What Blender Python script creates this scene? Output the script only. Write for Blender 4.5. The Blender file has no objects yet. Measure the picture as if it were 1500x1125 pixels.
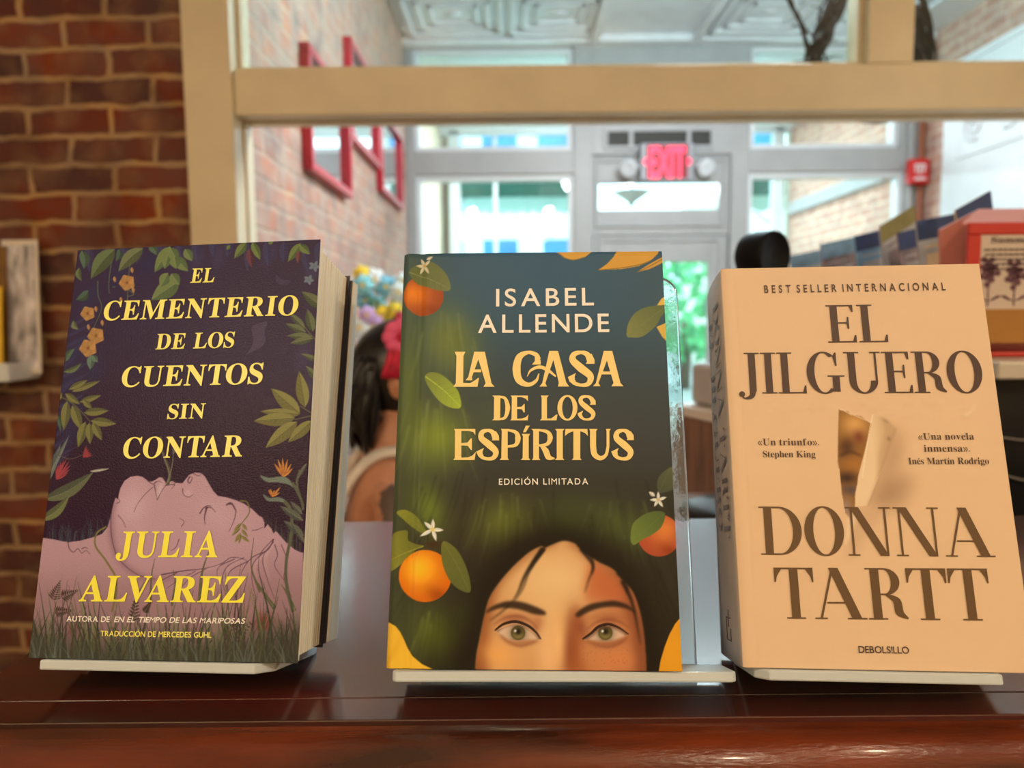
import bpy, bmesh, math, random
import numpy as np
from mathutils import Vector, Matrix

SC = bpy.context.scene
COL = SC.collection
random.seed(7)

# ------------------------------------------------------------------ camera
CZ = 1.24                      # eye height above the floor
FPX, CX, CY, ROLL = 1100.0, 750.0, 562.5, 0.009
PITCH = math.atan((CY - 461) / FPX)
_F = np.array([0, math.cos(PITCH), -math.sin(PITCH)])
_D0 = np.array([0, -math.sin(PITCH), -math.cos(PITCH)])
_X = np.array([1.0, 0, 0])
_R = _X * math.cos(ROLL) + _D0 * math.sin(ROLL)
_D = _D0 * math.cos(ROLL) - _X * math.sin(ROLL)
EYE = np.array([0, 0, CZ])


def ray(x, y):
    return _F + _R * (x - CX) / FPX + _D * (y - CY) / FPX


def at(x, y, Y):
    """measured direction in the photograph, at a distance Y from the lens -> world point"""
    r = ray(x, y)
    return EYE + r * (Y / r[1])


cam = bpy.data.cameras.new('camera')
cam_o = bpy.data.objects.new('camera', cam)
COL.objects.link(cam_o)
cam.sensor_width = 36
cam.lens = FPX / 1500 * 36
cam.clip_start = 0.02
m = Matrix.Identity(4)
for i in range(3):
    m[i][0], m[i][1], m[i][2], m[i][3] = _R[i], -_D[i], -_F[i], EYE[i]
cam_o.matrix_world = m
cam.dof.use_dof = True
cam.dof.focus_distance = 0.40
cam.dof.aperture_fstop = 7.0
SC.camera = cam_o

# ------------------------------------------------------------------ daylight, lamps, added fill lights, exposure
SC.view_settings.view_transform = 'Standard'
SC.view_settings.look = 'None'
SC.view_settings.gamma = 1.0
SC.view_settings.use_curve_mapping = False
SC.view_settings.exposure = 0.0
SC.cycles.use_denoising = True
SC.cycles.max_bounces = 12
SC.cycles.transparent_max_bounces = 16
SC.cycles.sample_clamp_indirect = 6.0
SC.cycles.caustics_reflective = False
SC.cycles.caustics_refractive = False

wd = bpy.data.worlds.new('sky')
SC.world = wd
wd.use_nodes = True
bg = wd.node_tree.nodes['Background']
bg.inputs[0].default_value = (0.80, 0.93, 1.0, 1)
bg.inputs[1].default_value = 4.8

sun = bpy.data.lights.new('sun', 'SUN')
sun.energy = 3.0
sun.angle = 0.02
sun.color = (1, 0.96, 0.88)
so = bpy.data.objects.new('sun', sun)
so.rotation_euler = Vector((-0.25, -0.35, -0.9)).to_track_quat('-Z', 'Y').to_euler()
COL.objects.link(so)


def point_lamp(x, y, z, watts, col, r=0.06):
    l = bpy.data.lights.new('bulb_or_fill', 'POINT')
    l.energy = watts
    l.color = col
    l.shadow_soft_size = r
    o = bpy.data.objects.new('bulb_or_fill', l)
    o.location = (x, y, z)
    COL.objects.link(o)


WARM = (1.0, 0.79, 0.53)
for x, y, z, w_ in ((-1.42, -1.5, 2.23, 40), (-0.55, -1.2, 2.72, 32), (0.55, -1.2, 2.72, 34), (2.15, -0.75, 2.35, 50)):
    point_lamp(x, y, z, w_, WARM)


def fill_area(x, y, z, sx, sy, watts, col):
    l = bpy.data.lights.new('bay_fill', 'AREA')
    l.shape = 'RECTANGLE'
    l.size, l.size_y = sx, sy
    l.energy = watts
    l.color = col
    o = bpy.data.objects.new('bay_fill', l)
    o.location = (x, y, z)
    COL.objects.link(o)


point_lamp(0.62, 2.45, 2.52, 70, (0.86, 0.94, 1.0), 0.12)      # added fill lights, no fixtures: brighten the shop room beyond the partition
point_lamp(1.08, 2.75, 2.52, 64, (0.86, 0.94, 1.0), 0.12)
fill_area(0.9, 6.2, 2.88, 1.6, 0.8, 90, (0.95, 0.98, 1.0))     # added fill without a fixture, lifts the glazed entrance bay


# ------------------------------------------------------------------ helpers: tags, materials, mesh building
def tag(o, label=None, cat=None, group=None, kind=None):
    if label: o['label'] = label
    if cat: o['category'] = cat
    if group: o['group'] = group
    if kind: o['kind'] = kind
    return o


def empty(name, loc=(0, 0, 0), mat=None):
    o = bpy.data.objects.new(name, None)
    o.empty_display_size = 0.05
    COL.objects.link(o)
    if mat is not None:
        o.matrix_world = mat
    else:
        o.location = loc
    return o


def lin(c):
    c = np.asarray(c, float) / 255.0
    return np.where(c <= 0.04045, c / 12.92, ((c + 0.055) / 1.055) ** 2.4)


def rgba(c):
    l = lin(c)
    return (float(l[0]), float(l[1]), float(l[2]), 1)


_M = {}


def mat(name, col=(200, 200, 200), rough=0.5, metal=0.0, noise=0.0, nscale=30.0, bump=0.0, bscale=200.0, coat=0.0, spec=0.5, stretch=None):
    """plain procedural surface: colour broken up by noise, optional bump"""
    if name in _M: return _M[name]
    M = bpy.data.materials.new(name)
    M.use_nodes = True
    nt = M.node_tree
    b = nt.nodes['Principled BSDF']
    b.inputs['Roughness'].default_value = rough
    b.inputs['Metallic'].default_value = metal
    b.inputs['Specular IOR Level'].default_value = spec
    b.inputs['Coat Weight'].default_value = coat
    b.inputs['Coat Roughness'].default_value = 0.08
    b.inputs['Base Color'].default_value = rgba(col)
    tc = nt.nodes.new('ShaderNodeTexCoord')
    vec = tc.outputs['Object']
    if stretch:
        mp = nt.nodes.new('ShaderNodeMapping')
        mp.inputs['Scale'].default_value = stretch
        nt.links.new(vec, mp.inputs[0])
        vec = mp.outputs[0]
    if noise:
        n = nt.nodes.new('ShaderNodeTexNoise')
        n.inputs['Scale'].default_value = nscale
        n.inputs['Detail'].default_value = 5
        nt.links.new(vec, n.inputs['Vector'])
        r = nt.nodes.new('ShaderNodeValToRGB')
        r.color_ramp.elements[0].position = 0.3
        r.color_ramp.elements[1].position = 0.7
        c = np.asarray(col, float)
        r.color_ramp.elements[0].color = rgba(np.clip(c * (1 - noise), 0, 255))
        r.color_ramp.elements[1].color = rgba(np.clip(c * (1 + noise), 0, 255))
        nt.links.new(n.outputs['Fac'], r.inputs[0])
        nt.links.new(r.outputs[0], b.inputs['Base Color'])
    if bump:
        n2 = nt.nodes.new('ShaderNodeTexNoise')
        n2.inputs['Scale'].default_value = bscale
        n2.inputs['Detail'].default_value = 3
        nt.links.new(vec, n2.inputs['Vector'])
        bp = nt.nodes.new('ShaderNodeBump')
        bp.inputs['Strength'].default_value = bump
        bp.inputs['Distance'].default_value = 0.002
        nt.links.new(n2.outputs['Fac'], bp.inputs['Height'])
        nt.links.new(bp.outputs[0], b.inputs['Normal'])
    _M[name] = M
    return M


def glow(name, col, strength):
    M = bpy.data.materials.new(name)
    M.use_nodes = True
    b = M.node_tree.nodes['Principled BSDF']
    b.inputs['Base Color'].default_value = rgba(col)
    b.inputs['Emission Color'].default_value = rgba(col)
    b.inputs['Emission Strength'].default_value = strength
    return M


def pane_glass(name, tint=(240, 250, 250)):
    M = bpy.data.materials.new(name)
    M.use_nodes = True
    nt = M.node_tree
    nt.nodes.clear()
    out = nt.nodes.new('ShaderNodeOutputMaterial')
    mx = nt.nodes.new('ShaderNodeMixShader')
    tr = nt.nodes.new('ShaderNodeBsdfTransparent')
    tr.inputs[0].default_value = rgba(tint)
    gl = nt.nodes.new('ShaderNodeBsdfGlossy')
    gl.inputs['Roughness'].default_value = 0.02
    lw = nt.nodes.new('ShaderNodeLayerWeight')
    lw.inputs[0].default_value = 0.5
    pw = nt.nodes.new('ShaderNodeMath')
    pw.operation = 'POWER'
    pw.inputs[1].default_value = 5
    nt.links.new(lw.outputs['Facing'], pw.inputs[0])
    fr = nt.nodes.new('ShaderNodeMath')
    fr.operation = 'MULTIPLY_ADD'
    fr.inputs[1].default_value = 0.96
    fr.inputs[2].default_value = 0.035
    nt.links.new(pw.outputs[0], fr.inputs[0])
    nt.links.new(fr.outputs[0], mx.inputs[0])
    nt.links.new(tr.outputs[0], mx.inputs[1])
    nt.links.new(gl.outputs[0], mx.inputs[2])
    nt.links.new(mx.outputs[0], out.inputs[0])
    return M


def acrylic(name, white_mix):
    M = bpy.data.materials.new(name)
    M.use_nodes = True
    nt = M.node_tree
    nt.nodes.clear()
    out = nt.nodes.new('ShaderNodeOutputMaterial')
    mx = nt.nodes.new('ShaderNodeMixShader')
    mx.inputs[0].default_value = white_mix
    g = nt.nodes.new('ShaderNodeBsdfGlass')
    g.inputs['Color'].default_value = rgba((244, 250, 252))
    g.inputs['IOR'].default_value = 1.49
    g.inputs['Roughness'].default_value = 0.03
    m2 = nt.nodes.new('ShaderNodeMixShader')
    m2.inputs[0].default_value = 0.85
    t = nt.nodes.new('ShaderNodeBsdfTranslucent')
    t.inputs[0].default_value = rgba((232, 246, 255))
    d = nt.nodes.new('ShaderNodeBsdfDiffuse')
    d.inputs[0].default_value = rgba((232, 246, 255))
    nt.links.new(t.outputs[0], m2.inputs[1])
    nt.links.new(d.outputs[0], m2.inputs[2])
    # fine scratches on the plastic
    tc = nt.nodes.new('ShaderNodeTexCoord')
    n = nt.nodes.new('ShaderNodeTexNoise')
    n.inputs['Scale'].default_value = 160
    n.inputs['Detail'].default_value = 6
    nt.links.new(tc.outputs['Object'], n.inputs['Vector'])
    bp = nt.nodes.new('ShaderNodeBump')
    bp.inputs['Strength'].default_value = 0.12
    bp.inputs['Distance'].default_value = 0.001
    nt.links.new(n.outputs['Fac'], bp.inputs['Height'])
    nt.links.new(bp.outputs[0], g.inputs['Normal'])
    nt.links.new(g.outputs[0], mx.inputs[1])
    nt.links.new(m2.outputs[0], mx.inputs[2])
    nt.links.new(mx.outputs[0], out.inputs[0])
    return M


def brick(name, c1, c2, mortar, axis, smear, smear_col, msize=0.011, dark=(60, 30, 28), vary=0.25):
    M = bpy.data.materials.new(name)
    M.use_nodes = True
    nt = M.node_tree
    L = nt.links.new
    b = nt.nodes['Principled BSDF']
    b.inputs['Roughness'].default_value = 0.85
    tc = nt.nodes.new('ShaderNodeTexCoord')
    sp = nt.nodes.new('ShaderNodeSeparateXYZ')
    cb = nt.nodes.new('ShaderNodeCombineXYZ')
    L(tc.outputs['Object'], sp.inputs[0])
    L(sp.outputs[axis], cb.inputs[0])
    L(sp.outputs['Z'], cb.inputs[1])
    # wobble the joints a little, old hand-laid brick
    nw = nt.nodes.new('ShaderNodeTexNoise')
    nw.inputs['Scale'].default_value = 14
    nw.inputs['Detail'].default_value = 3
    L(cb.outputs[0], nw.inputs['Vector'])
    sub = nt.nodes.new('ShaderNodeVectorMath')
    sub.operation = 'SUBTRACT'
    sub.inputs[1].default_value = (0.5, 0.5, 0.5)
    L(nw.outputs['Color'], sub.inputs[0])
    sc = nt.nodes.new('ShaderNodeVectorMath')
    sc.operation = 'SCALE'
    sc.inputs['Scale'].default_value = 0.024
    L(sub.outputs[0], sc.inputs[0])
    ad = nt.nodes.new('ShaderNodeVectorMath')
    L(cb.outputs[0], ad.inputs[0])
    L(sc.outputs[0], ad.inputs[1])
    t = nt.nodes.new('ShaderNodeTexBrick')
    t.offset = 0.5
    t.inputs['Scale'].default_value = 1
    t.inputs['Brick Width'].default_value = 0.205
    t.inputs['Row Height'].default_value = 0.0668
    t.inputs['Mortar Size'].default_value = msize / 2
    t.inputs['Mortar Smooth'].default_value = 0.35
    t.inputs['Bias'].default_value = 0.0
    t.inputs['Color1'].default_value = rgba(c1)
    t.inputs['Color2'].default_value = rgba(c2)
    t.inputs['Mortar'].default_value = rgba(mortar)
    L(ad.outputs[0], t.inputs['Vector'])
    # burnt and lime-smeared patches
    n = nt.nodes.new('ShaderNodeTexNoise')
    n.inputs['Scale'].default_value = 11
    n.inputs['Detail'].default_value = 6
    L(cb.outputs[0], n.inputs['Vector'])
    r = nt.nodes.new('ShaderNodeValToRGB')
    r.color_ramp.elements[0].position = 0.58 - smear * 0.2
    r.color_ramp.elements[1].position = 0.70
    L(n.outputs['Fac'], r.inputs[0])
    ml = nt.nodes.new('ShaderNodeMath')
    ml.operation = 'MULTIPLY'
    ml.inputs[1].default_value = 0.35 + smear * 0.5
    L(r.outputs[0], ml.inputs[0])
    # every brick fired a little differently
    nb = nt.nodes.new('ShaderNodeTexNoise')
    nb.inputs['Scale'].default_value = 9
    nb.inputs['Detail'].default_value = 4
    L(ad.outputs[0], nb.inputs['Vector'])
    hs = nt.nodes.new('ShaderNodeHueSaturation')
    mr = nt.nodes.new('ShaderNodeMapRange')
    mr.inputs['From Min'].default_value = 0.3
    mr.inputs['From Max'].default_value = 0.7
    mr.inputs['To Min'].default_value = 1.0 - vary
    mr.inputs['To Max'].default_value = 1.0 + vary
    L(nb.outputs['Fac'], mr.inputs['Value'])
    L(mr.outputs[0], hs.inputs['Value'])
    L(mr.outputs[0], hs.inputs['Saturation'])
    L(t.outputs['Color'], hs.inputs['Color'])
    mx = nt.nodes.new('ShaderNodeMix')
    mx.data_type = 'RGBA'
    L(ml.outputs[0], mx.inputs[0])
    L(hs.outputs['Color'], mx.inputs[6])
    mx.inputs[7].default_value = rgba(smear_col)
    n3 = nt.nodes.new('ShaderNodeTexNoise')
    n3.inputs['Scale'].default_value = 7
    n3.inputs['Detail'].default_value = 4
    L(tc.outputs['Object'], n3.inputs['Vector'])
    r3 = nt.nodes.new('ShaderNodeValToRGB')
    r3.color_ramp.elements[0].position = 0.30
    r3.color_ramp.elements[1].position = 0.52
    r3.color_ramp.elements[0].color = (0.55, 0.55, 0.55, 1)
    r3.color_ramp.elements[1].color = (0, 0, 0, 1)
    L(n3.outputs['Fac'], r3.inputs[0])
    m3 = nt.nodes.new('ShaderNodeMix')
    m3.data_type = 'RGBA'
    L(r3.outputs[0], m3.inputs[0])
    L(mx.outputs[2], m3.inputs[6])
    m3.inputs[7].default_value = rgba(dark)
    L(m3.outputs[2], b.inputs['Base Color'])
    bp = nt.nodes.new('ShaderNodeBump')
    bp.inputs['Strength'].default_value = 0.7
    bp.inputs['Distance'].default_value = 0.006
    inv = nt.nodes.new('ShaderNodeMath')
    inv.operation = 'SUBTRACT'
    inv.inputs[0].default_value = 1
    L(t.outputs['Fac'], inv.inputs[1])
    a2 = nt.nodes.new('ShaderNodeMath')
    a2.operation = 'MULTIPLY_ADD'
    L(n.outputs['Fac'], a2.inputs[0])
    a2.inputs[1].default_value = 0.5
    L(inv.outputs[0], a2.inputs[2])
    L(a2.outputs[0], bp.inputs['Height'])
    L(bp.outputs[0], b.inputs['Normal'])
    return M


class MB:
    """collects shapes and links them as ONE mesh object"""

    def __init__(self):
        self.v, self.f, self.mi, self.sm = [], [], [], []

    def add(self, vs, fs, k=0, smooth=False):
        o = len(self.v)
        self.v += [tuple(map(float, p)) for p in vs]
        for q in fs:
            self.f.append([o + i for i in q])
            self.mi.append(k)
            self.sm.append(smooth)
        return self

    def box(self, x0, x1, y0, y1, z0, z1, k=0):
        vs = [(x, y, z) for z in (z0, z1) for y in (y0, y1) for x in (x0, x1)]
        return self.add(vs, [(0, 2, 3, 1), (4, 5, 7, 6), (0, 1, 5, 4), (2, 6, 7, 3), (0, 4, 6, 2), (1, 3, 7, 5)], k)

    def hexa(self, p, k=0):
        """eight corners: 0-3 bottom loop, 4-7 top loop"""
        return self.add(p, [(3, 2, 1, 0), (4, 5, 6, 7), (0, 1, 5, 4), (1, 2, 6, 5), (2, 3, 7, 6), (3, 0, 4, 7)], k)

    def prism(self, poly, off, k=0, smooth=False):
        n = len(poly)
        off = np.asarray(off, float)
        a = [np.asarray(p, float) for p in poly]
        vs = a + [p + off for p in a]
        fs = [tuple(reversed(range(n))), tuple(range(n, 2 * n))] + [(i, (i + 1) % n, n + (i + 1) % n, n + i) for i in range(n)]
        return self.add(vs, fs, k, smooth)

    def tube(self, pts, r, seg=10, k=0, cap=True):
        pts = [Vector(p) for p in pts]
        rs = r if isinstance(r, (list, tuple)) else [r] * len(pts)
        vs, fs = [], []
        up = None
        for i, p in enumerate(pts):
            d = (pts[min(i + 1, len(pts) - 1)] - pts[max(i - 1, 0)]).normalized()
            if up is None:
                up = d.orthogonal().normalized()
            up = (up - d * up.dot(d)).normalized()
            s = d.cross(up)
            for j in range(seg):
                a = 2 * math.pi * j / seg
                vs.append(p + (up * math.cos(a) + s * math.sin(a)) * rs[i])
        for i in range(len(pts) - 1):
            for j in range(seg):
                j2 = (j + 1) % seg
                fs.append((i * seg + j, i * seg + j2, (i + 1) * seg + j2, (i + 1) * seg + j))
        if cap:
            fs.append(tuple(reversed(range(seg))))
            fs.append(tuple(range((len(pts) - 1) * seg, len(pts) * seg)))
        return self.add(vs, fs, k, True)

    def lathe(self, prof, org, axis=(0, 0, 1), seg=24, k=0):
        ax = Vector(axis).normalized()
        u = ax.orthogonal().normalized()
        w = ax.cross(u)
        org = Vector(org)
        vs, fs = [], []
        for (r, h) in prof:
            for j in range(seg):
                a = 2 * math.pi * j / seg
                vs.append(org + ax * h + (u * math.cos(a) + w * math.sin(a)) * max(r, 1e-5))
        for i in range(len(prof) - 1):
            for j in range(seg):
                j2 = (j + 1) % seg
                fs.append((i * seg + j, i * seg + j2, (i + 1) * seg + j2, (i + 1) * seg + j))
        return self.add(vs, fs, k, True)

    def ball(self, c, rx, ry=None, rz=None, seg=16, k=0):
        ry = ry or rx
        rz = rz or rx
        vs, fs = [], []
        n = seg // 2
        for i in range(n + 1):
            t = math.pi * i / n
            for j in range(seg):
                a = 2 * math.pi * j / seg
                vs.append((c[0] + rx * math.sin(t) * math.cos(a) + 1e-6 * math.cos(a), c[1] + ry * math.sin(t) * math.sin(a) + 1e-6 * math.sin(a), c[2] - rz * math.cos(t)))
        for i in range(n):
            for j in range(seg):
                j2 = (j + 1) % seg
                fs.append((i * seg + j, i * seg + j2, (i + 1) * seg + j2, (i + 1) * seg + j))
        return self.add(vs, fs, k, True)

    def holes(self, x0, x1, z0, z1, y0, y1, hs, k=0):
        """a slab across the view with rectangular openings hs = [(x0,x1,z0,z1)]"""
        xs = sorted({x0, x1, *[c for h in hs for c in h[:2]]})
        zs = sorted({z0, z1, *[c for h in hs for c in h[2:]]})
        xs = [c for c in xs if x0 <= c <= x1]
        zs = [c for c in zs if z0 <= c <= z1]
        for a, b in zip(xs, xs[1:]):
            run = None
            for c, d in zip(zs, zs[1:]):
                mx, mz = (a + b) / 2, (c + d) / 2
                inside = any(h[0] < mx < h[1] and h[2] < mz < h[3] for h in hs)
                if not inside:
                    run = (run[0], d) if run else (c, d)
                if inside and run:
                    self.box(a, b, y0, y1, run[0], run[1], k)
                    run = None
            if run:
                self.box(a, b, y0, y1, run[0], run[1], k)
        return self

    def frame(self, x0, x1, z0, z1, w, y0, y1, k=0):
        self.box(x0, x1, y0, y1, z0, z0 + w, k)
        self.box(x0, x1, y0, y1, z1 - w, z1, k)
        self.box(x0, x0 + w, y0, y1, z0 + w, z1 - w, k)
        self.box(x1 - w, x1, y0, y1, z0 + w, z1 - w, k)
        return self

    def build(self, name, mats, parent=None, bevel=0.0, seg=2, ang=0.6):
        me = bpy.data.meshes.new(name)
        me.from_pydata(self.v, [], self.f)
        if not isinstance(mats, (list, tuple)):
            mats = [mats]
        for q in mats:
            me.materials.append(q)
        me.polygons.foreach_set('material_index', self.mi)
        me.polygons.foreach_set('use_smooth', self.sm)
        me.update()
        o = bpy.data.objects.new(name, me)
        COL.objects.link(o)
        if parent is not None:
            o.parent = parent
        if bevel:
            b = o.modifiers.new('bevel', 'BEVEL')
            b.width = bevel
            b.segments = seg
            b.limit_method = 'ANGLE'
            b.angle_limit = ang
        return o


def struct(o):
    o['kind'] = 'structure'
    return o


def spline(pts, n=8):
    pts = np.asarray(pts, float)
    if len(pts) < 3:
        t = np.linspace(0, 1, n + 1)[:, None]
        return pts[0] * (1 - t) + pts[1] * t
    P = np.vstack([2 * pts[0] - pts[1], pts, 2 * pts[-1] - pts[-2]])
    out = []
    for i in range(1, len(P) - 2):
        a, b, c, d = P[i - 1:i + 3]
        for t in np.linspace(0, 1, n, endpoint=False):
            out.append(0.5 * ((2 * b) + (c - a) * t + (2 * a - 5 * b + 4 * c - d) * t * t + (3 * b - a - 3 * c + d) * t ** 3))
    out.append(pts[-1])
    return np.array(out)

# ------------------------------------------------------------------ materials of the place
CREAM = mat('cream_paint', (206, 192, 162), 0.40, noise=0.03, nscale=8, bump=0.05, bscale=60)
GREYW = mat('grey_white_paint', (164, 167, 168), 0.45, noise=0.03, nscale=6)
WHITE = mat('white_paint', (220, 226, 230), 0.4, noise=0.02, nscale=6)
PLASTER = mat('plaster', (205, 190, 165), 0.7, noise=0.05, nscale=5)
FLOORM = mat('floor_boards', (168, 142, 114), 0.35, noise=0.2, nscale=12, stretch=(1, 8, 1))
TIN = mat('painted_tin', (222, 226, 230), 0.35, noise=0.03, nscale=9)
BLACK = mat('black_plastic', (16, 16, 19), 0.4, noise=0.2, nscale=20)
RED = mat('red_frame_paint', (178, 34, 54), 0.35, noise=0.08, nscale=20)
BRICK_NEAR = brick('red_brick', (120, 60, 40), (80, 44, 40), (166, 134, 98), 'X', 0.5, (140, 106, 76), 0.017, vary=0.2)
BRICK_FAR = brick('lime_washed_brick', (178, 128, 110), (158, 118, 106), (178, 156, 138), 'Y', 1.2, (176, 156, 140), 0.016, dark=(136, 112, 104), vary=0.45)
BRICK_BAY = brick('pale_brick', (200, 160, 142), (186, 142, 126), (218, 200, 186), 'Y', 0.6, (226, 200, 176), 0.016, dark=(176, 140, 122), vary=0.15)
GLASS = pane_glass('window_glass')

YP0, YP1 = 1.80, 1.92          # partition between the till area and the shop room
YF0, YF1 = 4.85, 4.95          # inner shopfront
YO = 7.20                      # outer glass line
XL, XR = -0.655, 2.62          # brick side walls of the shop room
ZC = CZ + 1.70                 # tin ceiling
OX0 = -0.640                   # opening of the partition
ZR0, ZR1 = CZ + 0.468, CZ + 0.573

# floors and ceilings
struct(MB().box(-2.2, 3.2, -2.6, YO, -0.1, 0).build('floor', FLOORM))
struct(MB().box(-2.2, 3.2, -2.6, YP0, 3.0, 3.1).build('ceiling', mat('dim_ceiling', (128, 108, 88), 0.7)))
struct(MB().box(-2.3, -2.2, -2.6, YP0 + 0.6, 0, 3.1).build('wall_left', PLASTER))
struct(MB().box(3.2, 3.3, -2.6, YP0, 0, 3.1).build('wall_right', PLASTER))
struct(MB().box(-2.3, 3.3, -2.7, -2.6, 0, 3.1).build('wall_back', PLASTER))

# brick wall beside the partition (turned a touch), then the partition itself
bw = MB().box(-1.7, 0, 0, 0.11, 0, 3.05).build('wall_front', BRICK_NEAR)
bw.location = (-0.735, YP0 + 0.012, 0)
bw.rotation_euler = (0, 0, -math.radians(3.0))
struct(bw)

w1 = empty('window_1', (0, 0, 0))
struct(w1)
MB().box(-0.752, OX0, YP0 - 0.012, YP1, 0, 3.0).build('casing', CREAM, w1, 0.003)
MB().box(OX0, 3.2, YP0, YP1, ZR0, ZR1).build('transom_rail', CREAM, w1, 0.003)
MB().box(0.832, 0.937, YP0, YP1, ZR1, 3.0).build('mullion', CREAM, w1, 0.003)
MB().box(OX0, 3.2, YP0 + 0.003, YP1, 2.75, 3.0).build('head_rail', CREAM, w1, 0.003)
MB().box(OX0, 3.2, YP0, YP1, 0, 0.55).build('apron', CREAM, w1, 0.003)
MB().box(OX0 - 0.02, 3.2, YP0 - 0.05, YP1 + 0.03, 0.55, 0.58).build('window_sill', CREAM, w1, 0.004)
mo = MB()
mo.box(OX0, 3.2, YP0 + 0.053, YP0 + 0.066, ZR0 - 0.006, ZR0)
mo.box(OX0, OX0 + 0.006, YP0 + 0.053, YP0 + 0.066, 0.58, ZR0 - 0.006)
mo.build('stop_bead', CREAM, w1, 0.002)
for a, b in ((OX0, 0.832), (0.937, 3.2)):
    MB().frame(a, b, ZR1, 2.75, 0.013, YP0 + 0.03, YP0 + 0.058).build('glazing_bead', CREAM, w1, 0.002)
    MB().box(a + 0.002, b - 0.002, YP0 + 0.0601, YP0 + 0.0640, ZR1 + 0.002, 2.748).build('pane', GLASS, w1)

# shop room: left brick wall, right wall, tin ceiling
struct(MB().box(XL - 0.12, XL, YP1, YF0, 0, ZC + 0.1).build('wall_left_brick', BRICK_FAR))
struct(MB().box(XR, XR + 0.12, YP1, YO, 0, ZC + 0.1).build('wall_right_brick', BRICK_BAY))
tc = MB().box(XL, XR, YP1, YO, ZC, ZC + 0.08)
tx0, pitch = XL + 0.06, 0.60
for i in range(6):
    for j in range(5):
        x0, y0 = tx0 + i * pitch, YF0 - 0.10 - (j + 1) * pitch
        if x0 > 2.4 or y0 < YP1: continue
        if 0.52 < x0 + 0.3 < 1.15: continue
        x1 = min(x0 + pitch - 0.04, XR - 0.01)
        y1 = y0 + pitch - 0.04
        for q, (ins, dp) in enumerate(((0.0, 0.028), (0.07, 0.020), (0.14, 0.014))):
            a0, a1, b0, b1 = x0 + ins, x1 - ins, y0 + ins, y1 - ins
            if a1 - a0 < 0.12: continue
            w = 0.028
            for bx in ((a0, a1, b0, b0 + w), (a0, a1, b1 - w, b1), (a0, a0 + w, b0, b1), (a1 - w, a1, b0, b1)):
                tc.box(*bx, ZC - dp, ZC + 0.001)
        cx_, cy_ = (x0 + x1) / 2, (y0 + y1) / 2
        tc.lathe([(0.001, -0.014), (0.03, -0.012), (0.055, 0.002)], (cx_, cy_, ZC), seg=12)
tc.box(0.50, 0.55, YP1, YF0, ZC - 0.05, ZC + 0.001)
tc.box(1.12, 1.17, YP1, YF0, ZC - 0.05, ZC + 0.001)
tc.box(XL, XR, YF0 - 0.09, YF0, ZC - 0.04, ZC + 0.001)
struct(tc.build('ceiling_tin', TIN, None, 0.004))
# white raised dado of the right wall with a scroll of plaster ornament
pn = MB().box(XR - 0.06, XR, YP1, 4.55, 0, CZ + 1.375)
pn.box(XR - 0.075, XR - 0.05, YP1, 4.56, CZ + 1.375, CZ + 1.41)
orn = []
for k in range(7):
    t = np.linspace(0, 3.6 * math.pi, 30)
    yc, zc = 2.45 + 0.30 * k, CZ + 1.03 + 0.02 * math.sin(k * 2)
    rr = 0.012 + 0.008 * t
    orn.append([(XR - 0.062, yc + r_ * math.cos(a) * (1 if k % 2 else -1), zc + 0.8 * r_ * math.sin(a)) for r_, a in zip(rr, t)])
for p in orn:
    pn.tube(p, 0.012, 6)
pn.box(XR - 0.07, XR - 0.05, 2.1, 4.4, CZ + 0.86, CZ + 0.885)
struct(pn.build('trim_1', WHITE, None))

struct(MB().box(XR - 0.05, XR, 4.97, 7.1, CZ + 0.90, CZ + 1.0).build('trim_2', GREYW, None, 0.004))
# inner shopfront with its door
zc0 = CZ + 1.03
struct(MB().holes(XL, XR, 0, ZC, YF0, YF1, [
    (-0.605, 0.40, CZ + 1.03, CZ + 1.66), (-0.60, 0.405, 0.55, CZ + 0.885),
    (1.515, 2.46, CZ + 1.03, CZ + 1.66), (1.51, 2.50, 0.55, CZ + 0.885),
    (0.52, 1.40, 0.0, CZ + 1.0)]).build('wall_shopfront', GREYW, None, 0.004))


def win(n, x0, x1, z0, z1, bars=()):
    w = empty('window_%d' % n, ((x0 + x1) / 2, YF0, z0))
    struct(w)
    ox, oz = (x0 + x1) / 2, z0
    f = MB().frame(x0 - ox, x1 - ox, 0, z1 - z0, 0.032, 0.03, 0.115)
    for b in bars:
        f.box(b - ox - 0.012, b - ox + 0.012, 0.035, 0.09, 0.03, z1 - z0 - 0.03)
    f.build('window_frame', WHITE, w, 0.003)
    MB().box(x0 - ox + 0.03, x1 - ox - 0.03, 0.060, 0.065, 0.03, z1 - z0 - 0.03).build('pane', GLASS, w)


win(2, -0.605, 0.40, CZ + 1.03, CZ + 1.66)
win(3, -0.60, 0.405, 0.55, CZ + 0.885)
win(4, 1.515, 2.46, CZ + 1.03, CZ + 1.66)
win(5, 1.51, 2.50, 0.55, CZ + 0.885)

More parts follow.
